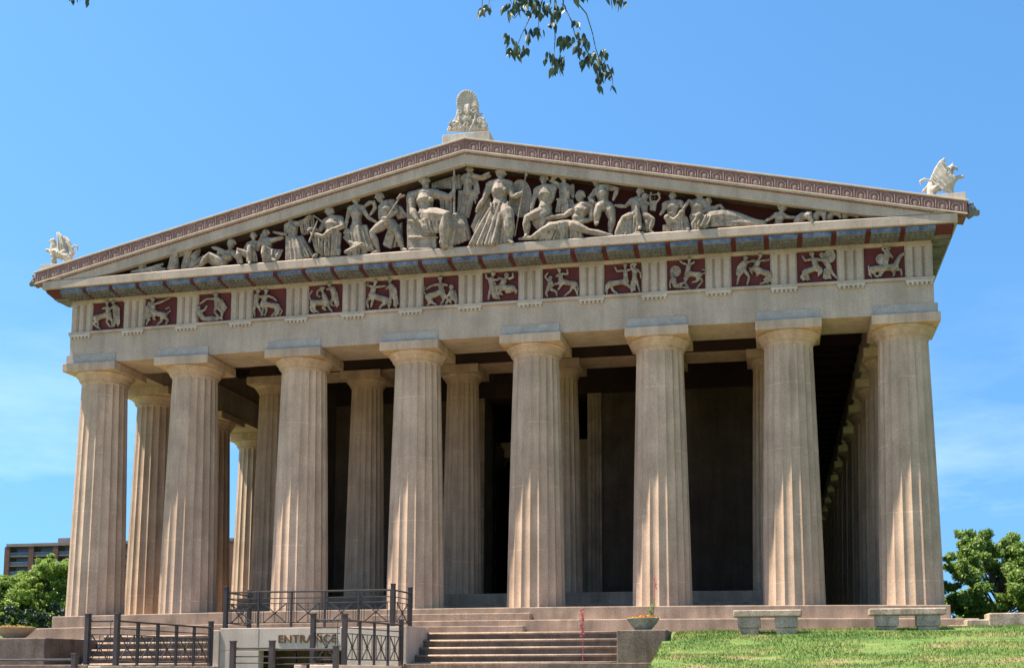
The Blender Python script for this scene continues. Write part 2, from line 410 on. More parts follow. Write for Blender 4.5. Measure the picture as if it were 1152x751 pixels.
# cella
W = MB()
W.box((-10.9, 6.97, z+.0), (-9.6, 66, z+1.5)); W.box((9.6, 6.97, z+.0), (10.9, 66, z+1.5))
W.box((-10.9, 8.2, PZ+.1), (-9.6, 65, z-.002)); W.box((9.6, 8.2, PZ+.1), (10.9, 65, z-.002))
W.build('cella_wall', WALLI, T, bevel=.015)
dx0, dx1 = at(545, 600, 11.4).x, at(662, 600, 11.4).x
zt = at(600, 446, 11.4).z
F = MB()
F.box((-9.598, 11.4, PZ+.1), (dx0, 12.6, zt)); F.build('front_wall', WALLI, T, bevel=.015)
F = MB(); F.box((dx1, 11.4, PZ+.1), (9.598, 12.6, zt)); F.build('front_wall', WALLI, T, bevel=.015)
F = MB(); F.box((-9.598, 11.38, zt+.002), (9.598, 12.6, z+1.5)); F.build('wall_head', BROWN, T)  # top of the wall coloured dark to imitate the shadow there
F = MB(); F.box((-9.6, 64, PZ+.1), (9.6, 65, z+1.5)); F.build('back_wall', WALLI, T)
# door casing and open door leaf
for xx, wd in ((dx0, -.55), (dx1, .62)):
    d = MB().box((min(xx, xx+wd), 11.25, PZ+.1), (max(xx, xx+wd), 11.396, zt-.004)); 
    for q in range(3):
        x0 = min(xx, xx+wd)+.08+q*(abs(wd)-.1)/3; d.box((x0, 11.2, PZ+.2), (x0+.09, 11.248, zt-.1))
    d.build('door_casing', STEP, T, bevel=.01)
for s, xx in ((-1, dx0), (1, dx1)):
    d = MB().box((xx-.06 if s > 0 else xx-.1, 12.65, PZ+.1), (xx+.1 if s > 0 else xx+.06, 14.0, zt-.3))
    for q in range(5): d.box((xx-s*.12-.02, 12.8, PZ+.4+q*1.5), (xx-s*.12+.02, 14.4, PZ+1.6+q*1.5))
    d.build('door', BRONZE, T, bevel=.01)
# hall inside: two tiers of columns seen through the doorway
zi = at(556, 516, 15.2).z
b = MB().box((-5.6, 15.0, zi), (5.6, 16.0, zi+.75)); b.build('hall_beam', STONE, T, bevel=.02)
for x in (at(549, 600, 15.5).x, at(660, 600, 15.5).x):
    c = MB().lathe([(.62, PZ), (.60, PZ+2), (.52, zi-.6), (.56, zi-.5), (.68, zi-.25)], 20, (x, 15.5, 0)); c.box((x-.72, 14.8, zi-.25), (x+.72, 16.2, zi-.003))
    c.build('hall_column', STONE, T)
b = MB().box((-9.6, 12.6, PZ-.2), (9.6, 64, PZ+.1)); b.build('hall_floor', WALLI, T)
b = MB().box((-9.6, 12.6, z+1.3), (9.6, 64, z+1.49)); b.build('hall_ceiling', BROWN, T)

# --- front and flank entablature
ZA, ZF, ZG = H, H+1.2, H+2.41         # underside of architrave, frieze, cornice
XF = 15.32
b = MB().box((-XF, .12, ZA), (XF, 1.9, ZF-.1), 30); b.build('architrave', ENTAB, T, curve=True, bevel=.012)
b = MB().box((-XF-.04, .05, ZF-.1), (XF+.04, 1.88, ZF), 30); b.build('taenia', ENTAB, T, curve=True, bevel=.008)
b = MB().box((-XF+.12, .24, ZF), (XF-.12, 1.7, ZG), 30); b.build('frieze', ENTAB, T, curve=True)
b = MB().box((-XF+.02, .115, ZG-.13), (XF-.02, .24, ZG-.002), 30); b.build('frieze_band', ENTAB, T, curve=True, bevel=.006)
for s in (-1, 1):
    b = MB(); xi, xo = s*13.55, s*XF
    b.box((min(xi, xo), 1.904, ZA), (max(xi, xo), YB, ZF-.1)); b.box((min(xi, xo+s*.04), 1.885, ZF-.098), (max(xi, xo+s*.04), YB, ZF))
    b.build('flank_architrave', ENTAB, T, bevel=.012)
    b = MB().box((min(s*13.8, s*(XF-.08)), 1.72, ZF+.002), (max(s*13.8, s*(XF-.08)), YB, ZG+.4))
    y = .55
    while y < YB:
        for q in range(3): b.box((min(s*(XF-.1), s*(XF-.01)), y-.4+q*.28, ZF+.003), (max(s*(XF-.1), s*(XF-.01)), y-.2+q*.28, ZG-.1))
        y += 2.13
    b.build('flank_frieze', ENTAB, T)
    # flank cornice with its sloping soffit blocks
    c = MB(); c.box((min(s*14.5, s*15.98), 1.9, ZG+.28), (max(s*14.5, s*15.98), YB, ZG+.56))
    c.build('flank_cornice', ENTAB, T, bevel=.01)
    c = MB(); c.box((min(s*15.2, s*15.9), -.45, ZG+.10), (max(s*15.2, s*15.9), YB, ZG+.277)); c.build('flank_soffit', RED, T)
    c = MB(); y = .3
    while y < YB-1:
        c.box((min(s*15.34, s*15.88), y-.42, ZG+.0), (max(s*15.34, s*15.88), y+.42, ZG+.098)); y += 1.064
    c.build('flank_mutule', GUTTA, T)
# ceiling of the colonnade, with beams
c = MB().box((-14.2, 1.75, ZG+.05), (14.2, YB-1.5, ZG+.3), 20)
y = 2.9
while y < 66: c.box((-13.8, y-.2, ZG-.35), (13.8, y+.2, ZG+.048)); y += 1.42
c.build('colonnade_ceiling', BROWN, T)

# triglyphs, metopes, regulae, mutules
NT = 15; X0 = XF-.43; ST = 2*X0/(NT-1)
def triglyph(x):
    m = MB(); wd = .86; x0 = x-wd/2; z0, z1 = ZF+.003, ZG-.133
    pr = []
    g = wd/6
    pr = [(0, 0), (0, -.09)]
    u = 0
    outline = [(0, .05), (g*.35, 0), (g*1.35, 0), (g*1.75, .085), (g*2.15, 0), (g*3.0-g*.0, 0)]
    half = [(0, .06), (g*.4, 0), (g*1.55, 0), (g*2.0, .09), (g*2.45, 0), (g*3, 0)]
    pts = half+[(wd-a, b) for a, b in half[-2::-1]]
    poly = [(x0+a, .10+b) for a, b in pts]+[(x0+wd, .24), (x0, .24)]
    n = len(poly); vs = [(px, py, z0) for px, py in poly]+[(px, py, z1-.06) for px, py in poly]
    fs = [tuple(range(n))[::-1], tuple(range(n, 2*n))]+[(k, (k+1) % n, (k+1) % n+n, k+n) for k in range(n)]
    m.add(vs, fs); m.box((x0, .096, z1-.058), (x0+wd, .24, z1))
    return m
TX = [-X0+ST*i for i in range(NT)]
for x in TX:
    triglyph(x).build('triglyph', ENTAB, T, curve=True)
    r = MB().box((x-.43, .052, ZF-.175), (x+.43, .12, ZF-.102))
    for q in range(6): r.lathe([(.055, -.085), (.04, 0)], 8, (x-.36+q*.144, .085, ZF-.175))
    r.build('regula', PALE, T, curve=True)
# cornice: red soffit, blue mutules, face
c = MB().extx([(.15, ZG), (-.55, ZG+.14), (-.55, ZG+.235), (.15, ZG+.235)], xsr(-15.9, 15.9, 40)); c.build('cornice_soffit', RED, T, curve=True)
c = MB().extx([(.4, ZG+.237), (-.66, ZG+.237), (-.66, ZG+.52), (-.60, ZG+.56), (.4, ZG+.56)], xsr(-16, 16, 40)); c.build('cornice', ENTAB, T, curve=True, bevel=.012)
mx = [-X0+ST/2*i for i in range(2*NT-1)]
for x in mx:
    m_ = MB(); wd = .455
    m_.extx([(.10, ZG+.01), (-.56, ZG+.095), (-.56, ZG+.215), (.10, ZG+.12)], [x-wd, x+wd])
    mo = m_.build('mutule', BLUE, T, curve=True)
    g_ = MB()
    for a in range(6):
        for q in range(3):
            yq = -.44+q*.19; g_.lathe([(.042, -.045), (.034, .02)], 8, (x-.385+a*.154, yq, ZG+.028-(yq+.44)*.115))
    g_.extx([(.08, ZG-.012), (-.545, ZG+.055), (-.545, ZG+.105), (.08, ZG+.03)], [x-wd+.012, x+wd-.012])
    g_.build('guttae', GUTTA, mo, curve=True)
# tympanum wall and raking cornice
SL = .2135
ap = ZG+.56
def rake(x, z0): return z0-SL*abs(x)
ZS0 = 16.18       # top of the sima at the ridge (curve is added on top)
off = .1
n = 30
tri = [(-14.6, ap-.02), (14.6, ap-.02), (0, 15.45-off+.3)]
t = MB().prism(tri, .36, .7); t.build('pediment_wall', RED, T)
def raking(zt, zb, yf, xe, yb=.36, name='raking_cornice', mat=ENTAB, cut=None, bevel=.012):
    for s in (-1, 1):
        m_ = MB(); vs = []; fs = []; k = 24
        for i in range(k+1):
            x = xe*i/k
            z1, z0 = zt-off-SL*x, zb-off-SL*x
            if cut is not None: z0 = max(z0, cut); z1 = max(z1, z0+.002)
            vs += [(s*x, yf, z0), (s*x, yb, z0), (s*x, yb, z1), (s*x, yf, z1)]
        for i in range(k):
            for q in range(4): fs.append((4*i+q, 4*i+4+q, 4*i+4+(q+1) % 4, 4*i+(q+1) % 4))
        fs.append((0, 1, 2, 3)); fs.append((4*k+3, 4*k+2, 4*k+1, 4*k))
        if s > 0: fs = [f[::-1] for f in fs]
        m_.add(vs, fs); m_.build(name, mat, T, curve=True, bevel=bevel)
raking(15.68, 15.28, -.62, 15.95, yb=-.44, cut=ap+.003)
raking(15.68, 15.50, -.438, 15.95, yb=.36, name='raking_bed', cut=ap+.004, bevel=0)
raking(15.498, 15.475, -.436, 15.9, yb=.355, name='raking_soffit', mat=SOFF, cut=ap+.0025, bevel=0)  # darker brown than the rest of the raking cornice
raking(15.72, 15.684, -.66, 16.1, name='rake_moulding', mat=PALE, cut=ap+.01, bevel=0)
# small bead moulding
for s in (-1, 1):
    m_ = MB()
    for i in range(118):
        x = s*(.1+i*.135); zb_ = 15.684-off-SL*abs(x)
        if zb_ < ap+.06: continue
        m_.box((x-.045, -.655, zb_-.055), (x+.045, -.62, zb_-.003))
    pz = [15.684-off-SL*q for q in (0, 15.3)]
    m_.add([(0, -.622, pz[0]-.03), (s*15.3, -.622, pz[1]-.03), (s*15.3, -.622, pz[1]-.004), (0, -.622, pz[0]-.004), (0, -.66, pz[0]-.018), (s*15.3, -.66, pz[1]-.018)], [(0, 1, 5, 4), (4, 5, 2, 3)])
    m_.build('bead_moulding', REDW, T, curve=True)
raking(16.14, 15.722, -.67, 16.3, yb=.2, name='sima', mat=REDW, cut=None)
raking(16.20, 16.142, -.71, 16.36, yb=.3, name='sima_lip', mat=PALE)
raking(15.765, 15.715, -.70, 16.3, yb=-.668, name='sima_fillet', mat=PALE)
for s in (-1, 1):
    m_ = MB()
    for i in range(39):
        x = s*(.32+i*.412); zc = 15.72-off-SL*abs(x)+.17
        pts = []
        for q in range(11):
            a = math.pi*(-.18+1.36*q/10); pts.append((x+.135*math.cos(a), -.675, zc+.15*math.sin(a)-SL*s*.135*math.cos(a)))
        m_.tube(pts, .02, 5)
        m_.ball((x, -.67, zc-.02), (.075, .02, .10), 8)
        xm = x+s*.206; zm = 15.72-off-SL*abs(xm)
        m_.tube([(xm, -.675, zm+.06), (xm, -.675, zm+.36)], [.012, .028], 5)
    m_.build('ring_ornament', RINGS, T, curve=True)
# roof
for s in (-1, 1):
    m_ = MB(); pts = [(0, 16.1), (s*16.25, 16.1-SL*16.25), (s*16.25, 15.95-SL*16.25), (0, 15.8)]
    if s > 0: pts = pts[::-1]
    m_.prism(pts, .32, YB+.6); m_.build('roof', ROOF, T)
# lion head spouts on the flank gutters by the front corners
for s in (-1, 1):
    m_ = MB(); c_ = Vector((s*16.42, -.42, 12.32))
    m_.ball(c_, (.20, .2, .2)); m_.ball(c_+Vector((s*.17, 0, -.04)), (.13, .1, .09)); m_.ball(c_+Vector((s*.2, 0, -.12)), (.09, .08, .05))
    for q in range(9):
        a = q*.7; m_.ball(c_+Vector((-s*.03, .17*math.cos(a), .18*math.sin(a))), .07, 8)
    for q in (-1, 1): m_.ball(c_+Vector((s*.05, q*.12, .19)), .055, 8)
    m_.build('lion_spout', GUTTA, T, remesh=.025)
# ------------------------------------------------------------------ carved figures
class Fig:
    """collects the limbs and folds of one carved figure, measured on an enlarged view of the photograph: corner x0, y0, enlargement k"""
    def __init__(s, x0, y0, k, Y): s.x0, s.y0, s.k, s.Y, s.m = x0, y0, k, Y, MB(); s.extra = []; s.u = depth(at(x0+60/k, y0+60/k, Y))/FPX/k
    def P(s, p):
        d = p[2] if len(p) > 2 else 0
        return at(s.x0+p[0]/s.k, s.y0+p[1]/s.k, s.Y-d*s.u)
    def c(s, pts, rs, n=9): s.m.tube([s.P(p) for p in pts], [r*s.u for r in (rs if isinstance(rs, (list, tuple)) else [rs]*len(pts))], n, True); return s
    def e(s, p, r, n=14):
        r = (r, r, r) if not isinstance(r, (list, tuple)) else r
        s.m.ball(s.P(p), tuple(q*s.u for q in r), n); return s
    def fold(s, top, bot, n, r, amp=1.15, sag=0):
        def smp(pl, t):
            q = t*(len(pl)-1); i = min(int(q), len(pl)-2); f = q-i; a, b = pl[i], pl[i+1]
            a = tuple(a)+(0,)*(3-len(a)); b = tuple(b)+(0,)*(3-len(b)); return [a[j]+(b[j]-a[j])*f for j in range(3)]
        n = int(n*1.6)+1; r *= .66
        for i in range(n):
            t = i/(n-1); a, b = smp(top, t), smp(bot, t)
            w_ = r*amp*((1, -.9, .4, -1)[i % 4])*random.uniform(.7, 1.3); mid = [(a[j]+b[j])/2 for j in range(3)]; mid[1] += sag; mid[2] += w_*1.2
            mid[0] += random.uniform(-.4, .4)*r
            k = random.uniform(.75, 1.2)
            s.c([(a[0], a[1], a[2]+w_*.4), mid, (b[0], b[1], b[2]+w_)], [r*.8*k, r*k, r*1.05*k], 7)
        return s
    def plate(s, poly, d, t):
        """thick flat shape"""
        q = [s.P((u, v, d)) for u, v in poly]; n = len(q); dy = Vector((0, t*s.u, 0))
        vs = [p-dy for p in q]+[p+dy for p in q]
        s.m.add(vs, [tuple(range(n)), tuple(range(2*n-1, n-1, -1))]+[(k, k+n, (k+1) % n+n, (k+1) % n) for k in range(n)]); return s
    def disc(s, p, ru, rv, t, rim=1):
        n = 28; ring = [(p[0]+ru*math.cos(2*math.pi*i/n), p[1]+rv*math.sin(2*math.pi*i/n)) for i in range(n)]
        s.plate(ring, p[2], t)
        if rim: s.c([(u, v, p[2]+t) for u, v in ring+ring[:1]], t*.55, 6); s.e((p[0], p[1], p[2]+t*.4), (ru*.7, t*1.5, rv*.7))
        return s
    def head(s, u, v, r, face=0, d=0, hair=1, beard=0, helm=0):
        s.e((u, v, d), (r*.82, r*.9, r*1.05))
        s.e((u+face*r*.78, v+r*.05, d+r*(.85-.8*abs(face))), (r*.2, r*.22, r*.26))            # nose
        s.e((u+face*r*.45, v+r*.62, d+r*(.55-.3*abs(face))), (r*.42, r*.4, r*.36))            # chin
        for q in (-1, 1): s.e((u+face*r*.5+q*r*.3, v-r*.22, d+r*.68), (r*.22, r*.14, r*.1))    # brow
        if hair:
            s.e((u-face*r*.25, v-r*.35, d-r*.1), (r*.92, r*.95, r*.8))
            for q in range(7):
                a = math.pi*(1.05+.9*q/6); s.e((u-face*r*.25+r*.85*math.cos(a), v+r*.1+r*.9*math.sin(a), d+r*.3), r*.26, 8)
        if beard: s.e((u+face*r*.5, v+r*.85, d+r*.4), (r*.5, r*.5, r*.6))
        if helm:
            s.c([(u-r*1.0, v-r*.5, d), (u-r*.3, v-r*1.35, d), (u+r*.7, v-r*1.3, d)], [r*.2, r*.3, r*.22])
            s.e((u, v-r*.45, d), (r*1.02, r*1.05, r*.75))
        return s
    def torso(s, sl, sr, hip, r, d=0, neck=None, female=0):
        mx_, my_ = (sl[0]+sr[0])/2, (sl[1]+sr[1])/2
        s.c([(*sl[:2], d), (mx_, my_-r*.1, d+r*.15), (*sr[:2], d)], [r*.52, r*.66, r*.52])
        ch = (mx_+(hip[0]-mx_)*.3, my_+(hip[1]-my_)*.3, d+r*.1)
        wa = (mx_+(hip[0]-mx_)*.68, my_+(hip[1]-my_)*.68, d)
        s.c([(mx_, my_, d), ch, wa, (*hip[:2], d)], [r*.75, r*.95, r*.74, r*.9], 12)
        vx = (sr[0]-sl[0]); vy = (sr[1]-sl[1]); q = .22
        for k in (-1, 1): s.e((ch[0]+k*vx*q, ch[1]-r*.05+k*vy*q, d+r*(.62 if female else .5)), (r*.36, r*(.32 if female else .42), r*(.33 if female else .26)), 10)
        for k in range(3):
            f = .45+.17*k; s.e((mx_+(hip[0]-mx_)*f, my_+(hip[1]-my_)*f, d+r*.6), (r*.4, r*.16, r*.13), 8)
        if neck: s.c([(mx_, my_, d), neck], [r*.42, r*.34])
        return s
    def limb(s, pts, r0, r1):
        n = len(pts); rs = [r0+(r1-r0)*i/(n-1) for i in range(n)]
        q = [pts[0]]; rr = [rs[0]]
        for i in range(n-1):
            a, b = pts[i], pts[i+1]; a = tuple(a)+(0,)*(3-len(a)); b = tuple(b)+(0,)*(3-len(b))
            q.append(tuple(a[j]*.62+b[j]*.38 for j in range(3))); rr.append(max(rs[i], rs[i+1])*1.06)
            q.append(b); rr.append(rs[i+1]*.95)
        s.c(q, rr); return s
    def hand(s, p, r, dirn=(1, 0)):
        d = p[2] if len(p) > 2 else 0
        s.e(p, (r, r*.8, r))
        for k in (-1, 0, 1): s.c([(p[0], p[1]+k*r*.5, d+r*.3), (p[0]+dirn[0]*r*1.7-dirn[1]*k*r*.5, p[1]+dirn[1]*r*1.7+dirn[0]*k*r*.5, d+r*.3)], r*.34, 6)
        return s
    def done(s, name, label, cat, group, vox=.018, mat=None, parent=None):
        lo = min(s.m.v, key=lambda p: p[2])
        xs_ = [p[0] for p in s.m.v]
        o = s.m.build(name, mat or SCULPT, parent, remesh=vox, smooth=True, origin=None if parent else ((min(xs_)+max(xs_))/2, s.Y, lo[2]))
        return tag(o, label, cat, group) if parent is None else o
PG = 'carved figures standing in the pediment'
YP = -.38
def Z(n):
    a = {1: (140, 230, 7.68), 2: (270, 210, 8.342), 3: (370, 200, 7.91), 4: (450, 175, 6.53), 5: (520, 175, 6.53), 6: (580, 185, 7.91), 7: (680, 195, 9.383), 8: (790, 205, 6.063)}[n]
    return Fig(*a, YP)
def st(f, label, cat='statue'): return f.done('statue' if cat == 'statue' else 'horse_statue', label, cat, PG)

f = Z(1); f.head(148, 530, 38, -.3).c([(70, 585), (180, 580), (340, 580)], [18, 38, 40]).limb([(180, 568, 20), (250, 545, 25), (308, 522, 25)], 20, 13).hand((312, 520, 25), 13, (1, -.3)).limb([(130, 575, 10), (75, 582, 20)], 20, 14)
st(f, 'rising stone swimmer with one arm stretched out, farthest into the left corner of the pediment')
def horse(f, poll, muzzle, nk, r, label, mane=1):
    f.c([poll, ((poll[0]*.4+muzzle[0]*.6), poll[1]*.4+muzzle[1]*.6, poll[2]*.4+muzzle[2]*.6), muzzle], [r*.62, r*.5, r*.36]).e(muzzle, r*.38)
    f.e((poll[0]*.8+muzzle[0]*.2, poll[1]*.8+muzzle[1]*.2+r*.15, poll[2]), (r*.5, r*.55, r*.6))
    f.c([poll]+nk, [r*.7]+[r*(.85+.42*i) for i in range(len(nk))], 12)
    for q in (-1, 1): f.c([(poll[0]+q*r*.25, poll[1]-r*.4, poll[2]), (poll[0]+q*r*.3, poll[1]-r*1.05, poll[2])], [r*.2, r*.08], 6)
    if mane:
        for i in range(7):
            t = i/6; q = nk[0] if t < .5 else nk[-1]
            f.e((poll[0]+(nk[0][0]-poll[0])*t+r*.5, poll[1]+(nk[0][1]-poll[1])*t-r*.5, poll[2]), (r*.3, r*.3, r*.4), 8)
    return st(f, label, 'horse statue')
horse(Z(1), (440, 405, 35), (338, 448, 35), [(432, 455, 20), (425, 560, 0)], 42, 'stone horse head raised to the left, nearest the rising swimmer')
horse(Z(1), (562, 405, 10), (478, 440, 10), [(545, 450, 0), (535, 545, -10)], 36, 'middle one of three stone horse heads in the left pediment corner')
horse(Z(1), (635, 408, -10), (572, 455, -5), [(620, 450, -15), (600, 540, -20)], 34, 'stone horse head right behind the knee of the reclining piper')
f = Z(1); f.head(920, 340, 40, -.6).torso((865, 425), (955, 420), (850, 510), 48, neck=(915, 375)).limb([(870, 420, 20), (812, 385, 30), (762, 372, 30)], 22, 12).limb([(880, 440, 15), (805, 400, 25), (815, 455, 25)], 18, 11)
f.limb([(850, 510, 10), (735, 437, 40), (655, 530, 30)], 44, 18).c([(655, 530, 30), (600, 545, 40)], [16, 10]).limb([(840, 520, 0), (690, 460, 0), (565, 550, 10)], 38, 16).limb([(950, 425), (985, 470, 10), (990, 510, 10)], 24, 14)
st(f, 'reclining stone man playing a pipe with his knee raised')
f = Z(2); f.head(128, 465, 35, .2).torso((80, 540), (170, 530), (120, 640), 45, neck=(128, 500)).limb([(120, 640, 20), (88, 568, 70), (95, 700, 65)], 36, 20).c([(95, 702, 60), (90, 720, 85)], [18, 12]).limb([(110, 650, 10), (-30, 598, 60), (12, 705, 60)], 36, 20)
f.limb([(78, 540, 10), (45, 590, 30), (80, 610, 45)], 20, 12).fold([(80, 590, 40), (140, 600, 30)], [(70, 700, 50), (160, 700, 20)], 5, 15)
st(f, 'seated stone figure with bare knee, behind the feet of the reclining piper')
f = Z(2); f.head(240, 440, 38, -.4).torso((190, 520), (300, 505), (270, 620), 55, neck=(242, 478)).limb([(188, 520, 10), (165, 590, 30), (202, 470, 30)], 22, 14).hand((202, 468, 30), 14, (0, -1)).limb([(300, 505), (350, 490, 5), (400, 480, 5)], 24, 16)
f.limb([(270, 620, 20), (228, 580, 75), (235, 690, 60)], 42, 24).c([(290, 680, 55), (330, 692, 75)], [20, 13]).fold([(210, 570, 60), (290, 590, 50), (400, 595, 10)], [(220, 700, 45), (290, 690, 55), (345, 690, 20)], 9, 15)
st(f, 'seated stone figure resting the chin on one hand')
f = Z(2); f.head(472, 292, 34, -.4).torso((440, 368), (540, 350), (500, 490), 56, neck=(474, 330), female=1).limb([(438, 370), (428, 450, 20), (340, 432, 20)], 22, 13).hand((332, 430, 20), 13, (-1, -.3)).limb([(540, 350), (610, 315, 5), (660, 265, 5)], 22, 12)
f.fold([(560, 350), (620, 325), (688, 265)], [(585, 450, -15), (640, 440, -20), (695, 380, -15)], 8, 13).fold([(435, 470, 25), (500, 480, 40), (585, 465, 10)], [(440, 685, 20), (550, 690, 50), (690, 640, 0)], 12, 19, 1).e((500, 560, 0), (80, 45, 110))
st(f, 'stone woman in a long swirling skirt with her veil blown out behind her')
f = Z(2); f.head(845, 238, 47, .5, beard=1).torso((800, 340), (940, 310), (860, 450), 78, neck=(848, 285)).limb([(940, 312, 10), (965, 375, 45), (865, 405, 70)], 32, 18).limb([(800, 345), (745, 420, 20), (670, 395, 50)], 28, 16).hand((655, 400, 60), 18, (-.6, .4))
f.fold([(665, 430, 60), (780, 465, 80), (880, 400, 80), (945, 440, 20)], [(715, 600, 30), (780, 640, 50), (870, 640, 50), (930, 640, 10)], 12, 20, 1).c([(690, 435, 65), (780, 468, 85), (870, 405, 85)], [14, 20, 26]).e((820, 540, 10), (110, 50, 80))
f.c([(725, 325, 75), (652, 515, 85)], [7, 11]).c([(700, 275, 40), (780, 335, 40)], 8).c([(715, 645, 45), (688, 660, 70)], [22, 14]).c([(925, 600, 40), (925, 632, 60)], [26, 16]).c([(760, 660, 20), (900, 655, 20)], 18)
st(f, 'seated bearded stone man holding a bright rod across his draped lap')
f = Z(3); f.head(170, 492, 38, .3, d=10).torso((140, 530), (205, 540), (220, 610), 34, neck=(170, 525)).limb([(145, 530, 15), (180, 570, 40), (225, 585, 50)], 18, 11).limb([(220, 610, 20), (310, 598, 55), (150, 660, 60)], 36, 18).limb([(230, 620), (340, 602, 20), (315, 680, 30)], 34, 18)
f.fold([(145, 655, 55), (240, 605, 60), (345, 598, 30)], [(180, 685, 50), (240, 690, 45), (310, 690, 25)], 8, 15)
st(f, 'small stone child sitting with draped legs drawn up at the standing woman\'s feet')
f = Z(3); f.head(240, 197, 40, .3).torso((190, 278), (300, 270), (250, 425), 56, neck=(243, 240), female=1).limb([(188, 280), (162, 370, 15), (150, 440, 20)], 22, 12).hand((150, 445, 20), 12, (0, 1)).limb([(300, 275), (350, 355, 10), (425, 395, 10)], 22, 12)
f.c([(300, 270, -10), (360, 222, -5), (402, 220, 0), (412, 270, 0), (370, 330, 0)], [12, 20, 22, 20, 12]).fold([(195, 430, 25), (260, 430, 40), (335, 425, 10)], [(215, 580, 20), (310, 640, 30), (415, 655, 0)], 11, 17, 1).e((280, 520, -5), (75, 40, 100))
st(f, 'half-draped stone woman standing beside the trident bearer')
f = Z(3); f.head(455, 175, 43, .35).torso((465, 265), (570, 220), (520, 400), 60, neck=(470, 215)).limb([(465, 270), (458, 365, 20), (535, 360, 50)], 25, 14).limb([(570, 222), (605, 300, 30), (530, 355, 55)], 26, 14)
f.limb([(490, 410, 10), (385, 488, 40), (440, 640, 15)], 44, 20).c([(440, 655, 20), (385, 675, 45)], [20, 12]).limb([(555, 400), (610, 500, 20), (655, 620, 10)], 46, 20).c([(655, 632, 15), (690, 645, 45)], [19, 14])
f.fold([(575, 240, -10), (640, 260, -10)], [(620, 360, -20), (695, 340, -20)], 5, 20).fold([(530, 460, -15), (600, 440, -20), (650, 400, -25)], [(490, 590, -10), (540, 620, -15), (640, 600, -20)], 7, 18)
f.c([(520, 350, 60), (620, 195, 60)], 8).c([(612, 190, 60), (640, 150, 60)], 12).c([(620, 180, 60), (670, 160, 60)], 11)
st(f, 'striding nude stone man gripping a trident, cloak behind him')
f = Z(4); f.head(185, 190, 42, .45, beard=1).torso((85, 300), (275, 285), (195, 430), 70, neck=(188, 235)).limb([(82, 300), (90, 400, 25), (120, 460, 50)], 38, 20).hand((122, 464, 55), 18, (.6, .6)).limb([(280, 290), (370, 312, 15), (395, 262, 20)], 32, 16).hand((395, 255, 22), 16, (0, -1))
f.fold([(295, 305, 0), (385, 315, 0)], [(305, 420, 0), (385, 420, 0)], 6, 15).fold([(150, 485, 55), (250, 425, 75), (365, 445, 80)], [(190, 560, 50), (280, 560, 60), (330, 520, 60)], 9, 18, 1)
f.limb([(200, 450, 0), (345, 455, 75), (335, 665, 50)], 66, 40).fold([(370, 440, 60), (420, 430, 20), (480, 450, -20)], [(300, 640, 55), (400, 650, 30), (515, 605, -20)], 12, 20, 1).e((400, 540, 0), (100, 55, 90)).c([(310, 660, 50), (380, 672, 65)], [20, 14])
o = st(f, 'huge bearded stone god enthroned left of the pediment centre')
g_ = Fig(450, 175, 6.53, YP); g_.plate([(62, 330), (120, 325), (120, 470), (275, 520), (282, 695), (68, 700)], -10, 48).c([(70, 480, 40), (270, 500, 40)], 10).c([(70, 600, 42), (275, 600, 42)], 8).c([(72, 690, 45), (278, 690, 45)], 12).done('throne', None, None, None, parent=o)
g_ = Fig(450, 175, 6.53, YP); g_.c([(398, 95, 22), (400, 430, 30)], 8).e((398, 92, 22), 12).done('staff', None, None, None, parent=o)
f = Z(4); f.head(515, 105, 30, .6, d=-25).torso((470, 160), (540, 150), (495, 270), 42, d=-30, neck=(512, 135), female=1).limb([(535, 155, -25), (600, 158, -10), (655, 128, 0)], 18, 10).limb([(540, 160, -35), (610, 172, -20), (665, 150, -10)], 17, 9)
f.fold([(235, 205, -45), (440, 140, -40)], [(240, 238, -45), (450, 240, -40)], 12, 13).plate([(232, 205), (440, 140), (470, 200), (440, 245), (240, 240)], -50, 9).fold([(435, 260, -30), (490, 265, -15), (545, 255, -35)], [(425, 430, -35), (460, 450, -30), (500, 450, -40)], 9, 15, 1).fold([(545, 190, -40), (565, 180, -40)], [(555, 350, -40), (580, 275, -40)], 3, 13)
st(f, 'winged stone victory holding a wreath out over the crested helmet')
f = Z(5); f.head(285, 140, 38, -.3, helm=1).torso((205, 222), (345, 215), (280, 370), 68, neck=(283, 180), female=1).limb([(203, 228), (160, 325, 20), (115, 385, 30)], 28, 14).hand((110, 392, 30), 13, (-.3, 1)).limb([(345, 225), (375, 312, 25), (440, 275, 30)], 28, 15).hand((442, 272, 32), 15, (0, -1))
f.fold([(205, 390, 30), (270, 380, 50), (350, 390, 20)], [(60, 655, 50), (200, 650, 70), (340, 640, 20)], 13, 22, 1).fold([(185, 260, -15), (210, 350, -10)], [(75, 520, -15), (110, 600, 0)], 5, 17).limb([(320, 400, 20), (345, 480, 55), (345, 610, 35)], 54, 30).c([(345, 628, 40), (370, 642, 65)], [26, 15]).e((240, 520, 0), (95, 55, 120))
f.fold([(210, 350, 50), (350, 345, 50)], [(215, 400, 50), (345, 405, 45)], 6, 14)
o = st(f, 'tall helmeted stone goddess striding at the centre of the pediment')
g_ = Fig(520, 175, 6.53, YP); g_.disc((428, 315, -28), 80, 135, 12).done('shield', None, None, None, parent=o)
g_ = Fig(520, 175, 6.53, YP); g_.c([(470, 130, 35), (386, 590, 35)], 6).c([(470, 140, 35), (476, 100, 35)], [13, 4]).done('spear', None, None, None, parent=o)
